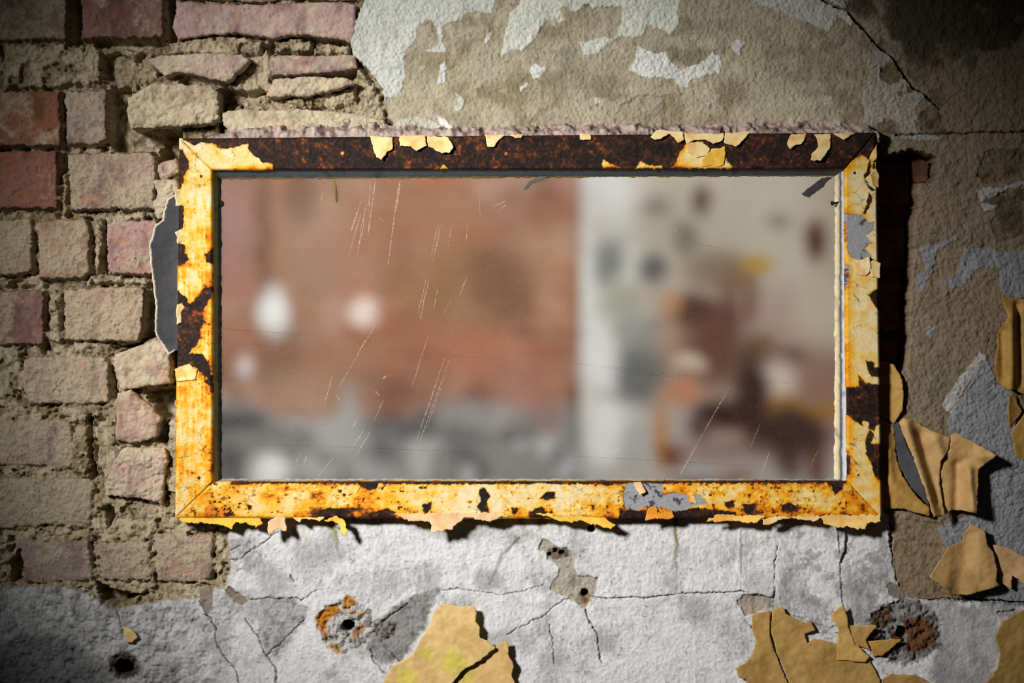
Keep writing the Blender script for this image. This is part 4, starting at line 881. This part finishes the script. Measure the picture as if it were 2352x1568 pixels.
FF = [
 ([(849, 310), (902, 316), (902, 342), (888, 349), (877, 367), (865, 360), (857, 339)], CREAM, 1, 5, (0, 1)), ([(916, 312), (977, 310), (980, 334), (957, 346), (944, 337), (918, 334)], CREAM, 1, 4, (0, 1)), ([(980, 312), (1030, 314), (1041, 337), (1033, 351), (1015, 352), (982, 334)], CREAM, 1, 5, (.3, 1)),
 ([(1113, 309), (1161, 309), (1143, 324), (1134, 339), (1119, 338)], CREAM, 1, 4, (0, 1)), ([(1170, 309), (1202, 308), (1199, 317), (1185, 318)], CREAM, 1, 2, (0, 1)), ([(1332, 307), (1357, 308), (1357, 320), (1333, 321)], CREAM, 1, 2, (0, 1)),
 ([(1494, 315), (1506, 297), (1571, 302), (1571, 321), (1557, 329), (1548, 315), (1536, 307), (1521, 318), (1506, 321)], CREAM, 2, 4, (0, 1)), ([(1572, 306), (1664, 306), (1661, 323), (1637, 330), (1619, 321), (1595, 321), (1575, 330)], CREAM, 1, 3, (0, 1)), ([(1666, 305), (1725, 302), (1707, 322), (1689, 337), (1662, 328)], CREAM, 1, 4, (0, 1)),
 ([(1580, 328), (1613, 326), (1631, 342), (1625, 355), (1600, 362), (1578, 350)], CREAM, 1.2, 2, (0, -1)), ([(1633, 346), (1664, 336), (1668, 352), (1662, 380), (1612, 382), (1612, 366)], YEL, 1.2, 2, (0, -1)),
 ([(1817, 307), (1853, 307), (1841, 331), (1826, 334), (1813, 343), (1807, 331)], CREAM, 1, 5, (-.2, 1)), ([(1871, 307), (1910, 306), (1907, 337), (1895, 358), (1883, 370), (1859, 369), (1865, 355), (1878, 337), (1877, 319)], CREAM, 1, 9, (-.3, 1)), ([(1913, 306), (1966, 304), (1949, 316), (1937, 321)], CREAM, 1, 3, (0, 1)),
 ([(404, 1186), (500, 1180), (600, 1184), (603, 1205), (590, 1210), (578, 1203), (540, 1200), (532, 1211), (512, 1206), (470, 1202), (425, 1203)], (226, 190, 60), -3, 2, (0, 1)), ([(631, 1184), (656, 1186), (660, 1220), (640, 1216), (618, 1224), (614, 1204)], PEACH, -1, 5, (0, 1)), ([(659, 1180), (743, 1182), (740, 1197), (700, 1192), (687, 1198)], (232, 206, 120), -2, 3, (0, 1)),
 ([(743, 1192), (774, 1184), (789, 1196), (797, 1216), (798, 1230), (789, 1226), (783, 1208), (762, 1198)], YEL, -1, 8, (.4, 1)), ([(901, 1182), (985, 1178), (1119, 1176), (1153, 1184), (1126, 1198), (1069, 1188), (1048, 1201), (1041, 1214), (1010, 1219), (990, 1223), (989, 1197), (940, 1196)], PEACH, 1, 6, (0, 1)),
 ([(1230, 1180), (1330, 1180), (1385, 1188), (1412, 1204), (1402, 1217), (1370, 1205), (1340, 1197), (1300, 1200)], YEL, -1, 5, (0, 1)), ([(1486, 1168), (1505, 1162), (1512, 1178), (1545, 1172), (1546, 1190), (1510, 1192), (1482, 1194)], ORG, 1, 2, (0, 1)), ([(1618, 1198), (1640, 1184), (1760, 1182), (1735, 1203), (1690, 1196)], (238, 190, 96), 0, 4, (0, 1)),
 ([(1750, 1192), (1800, 1184), (1886, 1184), (1880, 1196), (1820, 1190), (1752, 1204)], (236, 200, 140), 0, 3, (0, 1)), ([(1886, 1184), (2022, 1180), (2019, 1198), (1992, 1203), (1989, 1213), (1977, 1212), (1968, 1215), (1950, 1210), (1921, 1210), (1891, 1203)], (240, 200, 120), 1, 4, (0, 1)),
 ([(401, 846), (420, 840), (436, 836), (452, 850), (448, 872), (404, 876)], (236, 214, 140), 1.5, 2, (0, -1)), ([(400, 430), (414, 436), (424, 448), (420, 470), (404, 474)], (236, 222, 176), -1, 5, (-1, 0)), ([(404, 532), (420, 527), (422, 552), (408, 560)], (246, 232, 190), -1, 4, (-1, 0)),
 ([(405, 700), (418, 696), (425, 706), (416, 716), (417, 740), (407, 746)], (248, 232, 180), -1, 4, (-1, 0)), ([(1455, 1108), (1472, 1106), (1484, 1128), (1470, 1136), (1462, 1124)], PEACH, 1.5, 4, (.3, 1)), ([(1996, 364), (2013, 332), (2014, 362), (2004, 372)], (240, 206, 130), 1, 2, (0, 1)),
 ([(1998, 402), (2012, 386), (2020, 405), (2018, 432), (2004, 426)], (238, 206, 140), .5, 4, (-1, 0)), ([(1990, 604), (2006, 596), (2022, 604), (2022, 640), (2004, 638)], (240, 212, 150), .5, 3, (-1, 0)), ([(1962, 604), (1996, 590), (2002, 612), (1990, 634), (1966, 630)], (250, 230, 180), 1.2, 3, (.6, -.6)),
]
for k, (poly, rgb, base, lift, dv) in enumerate(FF):
    slab('paint_flake', poly, curl(HF * 1000 + 1.2 + base, lift, dv, poly, 1.8, .4, k), flat_colour(rgb, None, 2, (226, 150, 40), k, .55), M_FLAKE, root, thick=.0007, step=2.2, rough=3.4 if 14 <= k <= 23 else 1.6, seed=k)

# ------------------------------------------------------------------ sheets of paint peeling off the wall and other loose bits
TAN = (192, 154, 98); TAN2 = (176, 140, 80); OCH = (176, 136, 68)
PEEL = [
 ([(1014, 1387), (1035, 1387), (1054, 1391), (1088, 1391), (1096, 1407), (1093, 1425), (1101, 1435), (1102, 1463), (1119, 1469), (1138, 1485), (1107, 1513), (1076, 1531), (1057, 1544), (1035, 1575), (1015, 1650), (830, 1650), (880, 1568), (901, 1531), (948, 1503), (964, 1472), (985, 1438), (995, 1410)], (214, 180, 118), 9, 14, (.8, -.3), 'large tan paint sheet with a lime-yellow stain, bottom centre', (196, 186, 60), []),
 ([(1141, 1481), (1166, 1469), (1168, 1500), (1180, 1528), (1175, 1547), (1186, 1578), (1190, 1650), (1020, 1650), (1040, 1572), (1063, 1544), (1110, 1516)], (204, 168, 108), 8, 10, (1, -.2), 'triangular tan paint piece behind the lime-stained sheet', (190, 176, 60), []),
 ([(1727, 1413), (1742, 1406), (1770, 1404), (1768, 1458), (1780, 1497), (1795, 1533), (1810, 1570), (1815, 1650), (1700, 1650), (1715, 1560), (1697, 1554), (1688, 1533), (1712, 1521), (1730, 1497), (1736, 1467), (1727, 1449)], TAN2, 8, 5, (-1, 0), 'narrow ochre paint strip with a rounded lobe, bottom edge', None, []),
 ([(1773, 1396), (1800, 1393), (1804, 1407), (1837, 1424), (1848, 1432), (1858, 1422), (1873, 1446), (1861, 1451), (1848, 1455), (1855, 1476), (1867, 1466), (1891, 1469), (1922, 1479), (1924, 1512), (1960, 1514), (1998, 1515), (2022, 1563), (2032, 1650), (1820, 1650), (1813, 1570), (1798, 1530), (1783, 1495), (1771, 1455)], TAN2, 8, 5, (0, -1), 'widest ochre paint sheet with a dark notch in its top', None, []),
 ([(1909, 1410), (1934, 1385), (1945, 1416), (1948, 1443), (1965, 1479), (1998, 1509), (1990, 1522), (1922, 1515), (1924, 1458), (1925, 1440), (1912, 1425)], (200, 160, 92), 11, 10, (-.1, -1), 'upright spiky ochre flake above the widest sheet', None, []),
 ([(1948, 1437), (2007, 1433), (2012, 1437), (1989, 1470), (2001, 1494), (1968, 1482), (1953, 1455)], TAN2, 10, 8, (.6, -.4), 'ochre flake between the spiky flake and the rusty hole', None, []),
 ([(1995, 1473), (2049, 1467), (2070, 1467), (2052, 1485), (2028, 1506), (2007, 1509)], OCH, 8, 6, (1, -.2), 'wedge of ochre paint at the foot of the rusty hole', None, []),
 ([(2028, 1557), (2046, 1546), (2100, 1548), (2112, 1554), (2141, 1570), (2160, 1650), (2020, 1650)], TAN2, 8, 5, (0, -1), 'ochre paint scrap cut by the bottom edge under the rusty hole', None, []),
 ([(2282, 1458), (2300, 1425), (2352, 1398), (2440, 1390), (2440, 1650), (2240, 1650), (2258, 1568), (2288, 1533), (2294, 1497)], TAN2, 10, 16, (-1, -.2), 'dark ochre paint sheet in the bottom corner', None, []),
 ([(2130, 1322), (2177, 1258), (2216, 1240), (2216, 1228), (2231, 1204), (2264, 1219), (2268, 1249), (2282, 1267), (2291, 1303), (2288, 1336), (2297, 1345), (2249, 1360), (2219, 1366), (2180, 1366), (2165, 1345)], TAN, 19, 18, (-1, .5), 'curled tan paint leaf with a raised pointed corner', None, [(2222, 1235, 2196, 1366, -6, 24), (2250, 1250, 2280, 1340, 6, 24)]),
 ([(2282, 1252), (2309, 1255), (2339, 1270), (2356, 1280), (2400, 1300), (2352, 1340), (2327, 1321), (2324, 1354), (2300, 1339), (2294, 1294)], (196, 158, 112), 14, 14, (1, 0), 'brownish paint piece behind the curled tan leaf', None, []),
 ([(2031, 830), (2053, 837), (2066, 862), (2072, 881), (2074, 910), (2072, 939), (2053, 972), (2029, 959), (2018, 955), (2018, 835)], OCH, 6, 6, (1, 0), 'tall ochre paint flake tucked behind the frame edge', None, []),
 ([(2029, 964), (2053, 977), (2061, 1028), (2056, 1033), (2075, 1095), (2107, 1143), (2133, 1165), (2134, 1184), (2107, 1178), (2075, 1168), (2040, 1167), (2018, 1165), (2018, 965)], OCH, 7, 8, (1, .4), 'ochre paint sheet beside the lower frame corner', None, [(2060, 1120, 2120, 1170, 7, 20), (2040, 1000, 2046, 1100, 4, 10)]),
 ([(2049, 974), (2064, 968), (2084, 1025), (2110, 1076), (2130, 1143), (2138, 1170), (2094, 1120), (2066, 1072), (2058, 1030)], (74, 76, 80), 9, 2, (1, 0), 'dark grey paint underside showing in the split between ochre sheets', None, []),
 ([(2064, 970), (2075, 959), (2094, 961), (2123, 980), (2184, 1006), (2181, 1031), (2163, 1057), (2158, 1112), (2170, 1184), (2139, 1184), (2133, 1168), (2117, 1111), (2094, 1047), (2072, 990)], TAN, 18, 12, (.2, 1), 'folded tan paint sheet, the half nearer the frame', None, [(2080, 975, 2140, 1180, 12, 17), (2116, 1000, 2154, 1150, -5, 13), (2150, 1010, 2170, 1060, 6, 14)]),
 ([(2185, 1002), (2195, 993), (2231, 1012), (2256, 1026), (2283, 1044), (2262, 1064), (2251, 1074), (2247, 1079), (2243, 1136), (2239, 1178), (2209, 1171), (2187, 1171), (2170, 1182), (2160, 1114), (2164, 1066), (2184, 1031)], TAN, 18, 16, (.8, .3), 'folded tan paint sheet with a pointed tip, the half farther from the frame', None, [(2203, 1070, 2200, 1170, -9, 14), (2222, 1080, 2228, 1170, 10, 12), (2255, 1046, 2285, 1044, 8, 14)]),
 ([(2296, 673), (2305, 680), (2336, 686), (2352, 689), (2440, 700), (2440, 900), (2352, 905), (2330, 894), (2314, 897), (2289, 878), (2281, 849), (2286, 808), (2292, 760), (2311, 729)], OCH, 8, 12, (-1, 0), 'olive ochre paint sheet at the margin, topmost of three', None, [(2320, 720, 2318, 890, 9, 15), (2300, 760, 2304, 860, -5, 10), (2338, 700, 2344, 880, -6, 10)]),
 ([(2328, 899), (2349, 945), (2340, 958), (2318, 986), (2314, 964), (2316, 913)], OCH, 9, 8, (-1, 0), 'small diamond ochre flake between two marginal sheets', None, []),
 ([(2354, 946), (2440, 930), (2440, 1070), (2352, 1058), (2330, 1044), (2321, 993)], OCH, 8, 8, (-1, .2), 'ochre paint sheet at the margin under the diamond flake', None, []),
 ([(1848, 1450), (1880, 1450), (1926, 1451), (1926, 1478), (1892, 1472), (1868, 1468), (1852, 1478)], (58, 60, 64), 2, 2, (0, -1), 'dark piece added for the shadow in the notch of the widest ochre sheet', None, []),  # dark grey piece stands in for the shadow in this slot
 ([(280, 1438), (289, 1441), (307, 1449), (317, 1463), (310, 1467), (304, 1475), (289, 1474), (285, 1457)], (216, 186, 120), 8, 5, (1, .3), 'tiny tan paint chip on the grey plaster above the dark hole', None, []),
]
SPOTS = {0: [(1045, 1520, 32), (975, 1500, 22), (935, 1560, 30)], 1: [(1070, 1550, 22)]}
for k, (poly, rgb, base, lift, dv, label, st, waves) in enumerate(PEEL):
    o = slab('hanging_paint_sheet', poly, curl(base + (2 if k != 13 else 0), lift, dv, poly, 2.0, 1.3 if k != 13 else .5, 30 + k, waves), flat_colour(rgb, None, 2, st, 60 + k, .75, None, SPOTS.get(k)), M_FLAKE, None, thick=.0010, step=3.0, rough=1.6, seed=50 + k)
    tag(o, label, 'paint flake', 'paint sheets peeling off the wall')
poly = [(409, 438), (396, 446), (383, 458), (376, 486), (372, 506), (358, 517), (350, 540), (344, 562), (347, 600), (349, 621), (356, 675), (358, 720), (358, 768), (375, 793), (388, 814), (402, 806), (416, 800), (416, 440)]
o = slab('hanging_torn_sheet', poly, curl(16, 10, (-1, 0), poly, 1.5, .5, 77), flat_colour((66, 67, 70), (216, 206, 184), 4.5, None, 88, .5, 400), M_FLAKE, None, thick=.0012, step=2.4, rough=2.0, seed=77)
tag(o, 'torn dark grey sheet with a pale rim sticking out behind the frame', 'torn sheet')
o = slab('hanging_tape_strip', [(1914, 405), (1906, 412), (1895, 422), (1893, 428), (1878, 438), (1859, 454), (1846, 450), (1841, 445), (1862, 428), (1888, 408)], lambda px, py, d: (HG * 1000 + 2 + .1 * (1914 - px) + .5 * vnoise(px / 9, py / 9, 3)) / 1000, flat_colour((66, 68, 70), None, 1, None, 3), M_FLAKE, None, thick=.0006, step=2, rough=1.0, seed=3)
tag(o, 'dark grey tape strip hanging at the upper glass corner', 'tape')
o = slab('hanging_dry_leaf', [(764, 412), (769, 412), (772, 425), (775, 443), (777, 460), (773, 467), (768, 454), (764, 436)], lambda px, py, d: (HG * 1000 + 2 + .08 * (py - 412) + 1.5 * np.exp(-((px - 770) / 3) ** 2)) / 1000, flat_colour((104, 96, 40), None, 1, None, 5), M_FLAKE, None, thick=.0005, step=1.6, rough=.8, seed=5)
tag(o, 'narrow olive dry leaf dangling from the top bead onto the glass', 'leaf')
o = slab('hanging_putty_scrap', [(1260, 404), (1242, 404), (1223, 412), (1213, 418), (1202, 433), (1206, 437), (1216, 428), (1224, 420), (1246, 413)], lambda px, py, d: (HG * 1000 + 3 + .5 * vnoise(px / 9, py / 9, 3)) / 1000, flat_colour((86, 92, 92), None, 1, (120, 110, 50), 9), M_FLAKE, None, thick=.0006, step=2, rough=1.0, seed=9)
tag(o, 'curled grey-green scrap under the top bead at mid glass', 'scrap')

# ------------------------------------------------------------------ the room behind the glass
YF = 4.6
kf = (D + YF) / D
fx = np.arange(200, 2160, 6.0); fy = np.arange(120, 1460, 6.0)
U, V_ = np.meshgrid(fx, fy)
nb = fbm(U / 90, V_ / 90, 4, 201); ns = fbm(U / 22, V_ / 22, 3, 202)
UW = U + 26 * fbm(U / 60, V_ / 60, 3, 203); VW = V_ + 26 * fbm(U / 60, V_ / 60, 3, 204)
fc = np.broadcast_to(lin((170, 118, 88)), U.shape + (3,)).copy()
fc = mix(fc, lin((128, 86, 62)), sstep(-.05, .4, nb)); fc = mix(fc, lin((196, 156, 138)), sstep(0.05, .5, fbm(U / 70, V_ / 70, 3, 205)) * .75)
fc = mix(fc, lin((186, 104, 58)), sstep(.1, .5, fbm(U / 90, V_ / 60, 3, 206)) * .6)
# brick courses
bh, bw = 46.0, 158.0
row = np.floor(V_ / bh); uu = U / bw + .5 * (row % 2)
jd = np.minimum(np.abs((V_ / bh) % 1 - .5) * -1 + .5, (0.5 - np.abs(uu % 1 - .5)) * bw / bh)
joint = sstep(.16, .06, jd)
fc = mix(fc, lin((168, 140, 120)), joint * .6)
gl_ = sstep(930, 975, VW + 22 * sstep(640, 560, U) - 30 * np.exp(-((U - 770) / 40) ** 2) * 0 + 24 * sstep(930, 1000, U))
fc = mix(fc, mix(np.broadcast_to(lin((136, 134, 133)), fc.shape), lin((92, 91, 91)), sstep(-.05, .35, nb)), gl_)
fc = mix(fc, lin((190, 190, 190)), gl_ * sstep(.1, .45, fbm(U / 60, V_ / 60, 3, 207)) * .8)
rightside = (U > 1333)
rb = mix(np.broadcast_to(lin((212, 212, 210)), fc.shape), lin((184, 174, 160)), sstep(1420, 1520, UW)); rb = mix(rb, lin((160, 146, 128)), sstep(1800, 1920, UW) * .8)
rb = mix(rb, lin((172, 172, 172)), sstep(930, 990, VW)); rb = mix(rb, lin((168, 160, 148)), sstep(0, .5, nb) * .5)
fc = np.where(rightside[..., None], rb, fc)
BL = [(1740, 880, 170, 120, (150, 118, 108), .7), (1640, 700, 110, 60, (160, 136, 122), .6), (1850, 960, 80, 90, (132, 96, 86), .6), (1690, 830, 70, 40, (120, 80, 62), .7), (1560, 780, 60, 60, (160, 120, 96), .6), (1660, 1030, 90, 20, (120, 84, 74), .6), (1560, 540, 110, 60, (158, 152, 136), .5), (1840, 1000, 34, 20, (84, 44, 32), .9), (1420, 700, 30, 30, (150, 152, 130), .7), (1460, 760, 40, 20, (120, 124, 122), .8), (1690, 640, 30, 26, (120, 84, 60), .8), (1820, 880, 60, 14, (140, 100, 84), .7), (520, 520, 50, 90, (182, 146, 140), .7), (608, 560, 14, 130, (118, 84, 64), .8), (745, 545, 70, 100, (186, 152, 130), .7), (690, 440, 24, 44, (124, 96, 78), .7), (900, 570, 120, 70, (172, 118, 92), .6), (1050, 645, 100, 60, (150, 112, 66), .6), (1150, 640, 55, 60, (118, 80, 60), .7), (1255, 560, 45, 45, (170, 132, 104), .7), (640, 800, 45, 60, (130, 96, 74), .7), (960, 770, 120, 40, (160, 98, 68), .6), (1110, 820, 110, 40, (178, 106, 76), .6), (1230, 470, 80, 40, (130, 88, 72), .5),
 (900, 900, 80, 40, (134, 86, 68), .6), (1200, 885, 70, 40, (158, 104, 90), .6), (700, 900, 60, 40, (176, 146, 124), .6), (540, 640, 40, 50, (180, 126, 108), .6), (545, 780, 40, 30, (176, 120, 96), .6), (628, 715, 24, 38, (250, 252, 252), 1), (835, 714, 21, 21, (250, 228, 218), 1), (562, 848, 15, 18, (230, 218, 218), .9), (622, 1080, 30, 26, (250, 250, 250), 1), (785, 1000, 40, 34, (186, 186, 186), .9), (545, 968, 50, 14, (62, 62, 62), .9), (1060, 1000, 46, 22, (98, 98, 98), .7), (880, 978, 50, 12, (92, 88, 88), .8),
 (520, 1058, 28, 28, (84, 84, 84), .8), (800, 945, 14, 40, (176, 176, 176), .8), (870, 1085, 36, 20, (180, 180, 180), .7), (1130, 960, 60, 20, (170, 165, 165), .5), (1260, 960, 20, 30, (150, 110, 100), .6),
 (1395, 605, 26, 34, (108, 112, 112), .9), (1495, 625, 22, 24, (76, 84, 82), .95), (1612, 465, 16, 26, (92, 72, 66), .95), (1505, 485, 22, 18, (128, 116, 112), .8), (1568, 550, 22, 28, (104, 96, 80), .85), (1640, 620, 46, 30, (118, 96, 74), .8), (1730, 608, 26, 13, (170, 136, 20), .95), (1861, 555, 17, 34, (78, 42, 20), 1), (1780, 512, 22, 14, (122, 118, 106), .8), (1590, 712, 34, 28, (74, 34, 22), 1), (1545, 700, 14, 18, (184, 136, 84), .8), (1670, 722, 20, 42, (96, 54, 40), .9), (1722, 702, 13, 32, (112, 72, 56), .9),
 (1632, 792, 46, 58, (90, 50, 34), .9), (1742, 792, 18, 14, (118, 88, 50), .9), (1800, 822, 32, 16, (94, 62, 42), .9), (1445, 790, 40, 40, (150, 150, 148), .7), (1462, 862, 46, 46, (84, 88, 88), .9), (1390, 905, 18, 12, (60, 60, 58), .95), (1375, 835, 26, 46, (222, 222, 222), .9), (1385, 990, 26, 56, (224, 224, 222), .9), (1562, 900, 30, 20, (180, 116, 78), .9), (1580, 832, 22, 12, (206, 186, 168), .9), (1722, 900, 18, 50, (66, 32, 24), .95), (1655, 950, 40, 20, (64, 28, 22), .95), (1602, 985, 22, 12, (84, 46, 36), .9), (1690, 975, 38, 20, (186, 150, 132), .9),
 (1772, 868, 34, 30, (208, 192, 180), .9), (1780, 932, 40, 15, (158, 112, 20), .9), (1880, 942, 40, 15, (158, 112, 16), .9), (1790, 985, 50, 26, (70, 34, 26), .95), (1800, 1032, 20, 42, (70, 36, 28), .95), (1866, 1062, 16, 40, (96, 52, 26), .95), (1515, 1005, 11, 52, (178, 122, 60), .9), (1537, 1046, 17, 17, (112, 56, 20), .95), (1600, 1100, 50, 10, (104, 62, 44), .9), (1690, 1090, 30, 12, (130, 84, 60), .8), (1880, 860, 40, 40, (136, 106, 92), .7), (1430, 690, 40, 30, (150, 148, 130), .5), (1880, 720, 40, 50, (190, 180, 160), .6), (1722, 905, 26, 70, (50, 20, 14), 1), (1795, 990, 60, 36, (54, 22, 16), 1), (1655, 952, 46, 24, (50, 20, 14), 1)]
for cx, cy, rx_, ry_, rgb, a in BL:
    w = a * sstep(1.6, .45, np.hypot((UW * .5 + U * .5 - cx) / (rx_ * 1.42), (VW * .5 + V_ * .5 - cy) / (ry_ * 1.42)))
    fc = mix(fc, lin(rgb), w)
fh = np.where(rightside, .10 + .004 * ns, -.004 * joint + .003 * ns)     # the plastered pier stands 10 cm proud
fpos = np.stack([(U - CX) * S * kf, YF - fh, ZC + (CY - V_) * S * kf], -1)
i = np.arange(U.size).reshape(U.shape)
q = np.stack([i[:-1, :-1], i[1:, :-1], i[1:, 1:], i[:-1, 1:]], -1).reshape(-1, 4)
fw = raw_mesh('wall_back', fpos.reshape(-1, 3), q, None, np.concatenate([np.clip(fc.reshape(-1, 3), 0, 1), np.ones((U.size, 1))], -1), M_FAR, None, centre=False)
tag(fw, 'blurred brown brick and stained pale plaster wall behind the glass', 'wall', kind='structure')
box('wall_backing', (-RW, YF + .02, 0), (RW, YF + .2, CEIL), M_SIDE, fw)
tag(box('wall_left', (-RW - .15, y0, 0), (-RW, YF + .2, CEIL), M_SIDE), 'plain side wall of the room behind, left', 'wall', kind='structure')
tag(box('wall_right', (RW, y0, 0), (RW + .15, YF + .2, CEIL), M_SIDE), 'plain side wall of the room behind, right', 'wall', kind='structure')
tag(box('ceiling', (-RW, y0, CEIL), (RW, YF + .2, CEIL + .1), M_CEIL), 'ceiling of the room behind', 'ceiling', kind='structure')
tag(box('floor', (-RW - .15, -4.2, -.1), (RW + .15, YF + .2, 0), M_FLOOR), 'bare concrete floor', 'floor', kind='structure')

# ------------------------------------------------------------------ light and camera
def light(name, kind, loc, target, energy, **kw):
    ld = bpy.data.lights.new(name, kind); ld.energy = energy
    for k, v in kw.items(): setattr(ld, k, v)
    o = bpy.data.objects.new(name, ld); o.location = loc
    o.rotation_euler = (Vector(target) - Vector(loc)).to_track_quat('-Z', 'Y').to_euler()
    return link(o)
light('key_spot', 'SPOT', (-1.35, -2.0, 2.25), ((1130 - CX) * S, 0, ZC + (CY - 880) * S), 440, spot_size=math.radians(35), spot_blend=1.0, shadow_soft_size=.17, color=(1.0, .975, .94))
light('room_fill', 'AREA', (0, 2.2, 2.75), (0, 3.4, 1.2), 138, shape='RECTANGLE', size=3.2, size_y=1.2, color=(1, .985, .96))  # unseen area light, added to light the far wall evenly

w = bpy.data.worlds.new('World'); scene.world = w; w.use_nodes = True
w.node_tree.nodes['Background'].inputs[0].default_value = (.95, .97, 1, 1)
w.node_tree.nodes['Background'].inputs[1].default_value = .012

cd = bpy.data.cameras.new('camera'); cam = bpy.data.objects.new('camera', cd); link(cam)
cam.location = (0, -D, ZC); cam.rotation_euler = (math.pi / 2, 0, 0)
cd.lens = LENS; cd.sensor_width = 36; cd.sensor_fit = 'HORIZONTAL'; cd.clip_start = .05
cd.dof.use_dof = True; cd.dof.focus_distance = D - .014; cd.dof.aperture_fstop = 1.65
scene.camera = cam

scene.view_settings.view_transform = 'Standard'; scene.view_settings.look = 'None'
scene.view_settings.exposure = 0.0; scene.view_settings.gamma = 1.0; scene.view_settings.use_curve_mapping = False
scene.cycles.use_denoising = True
scene.cycles.max_bounces = 6; scene.cycles.diffuse_bounces = 2; scene.cycles.transparent_max_bounces = 12
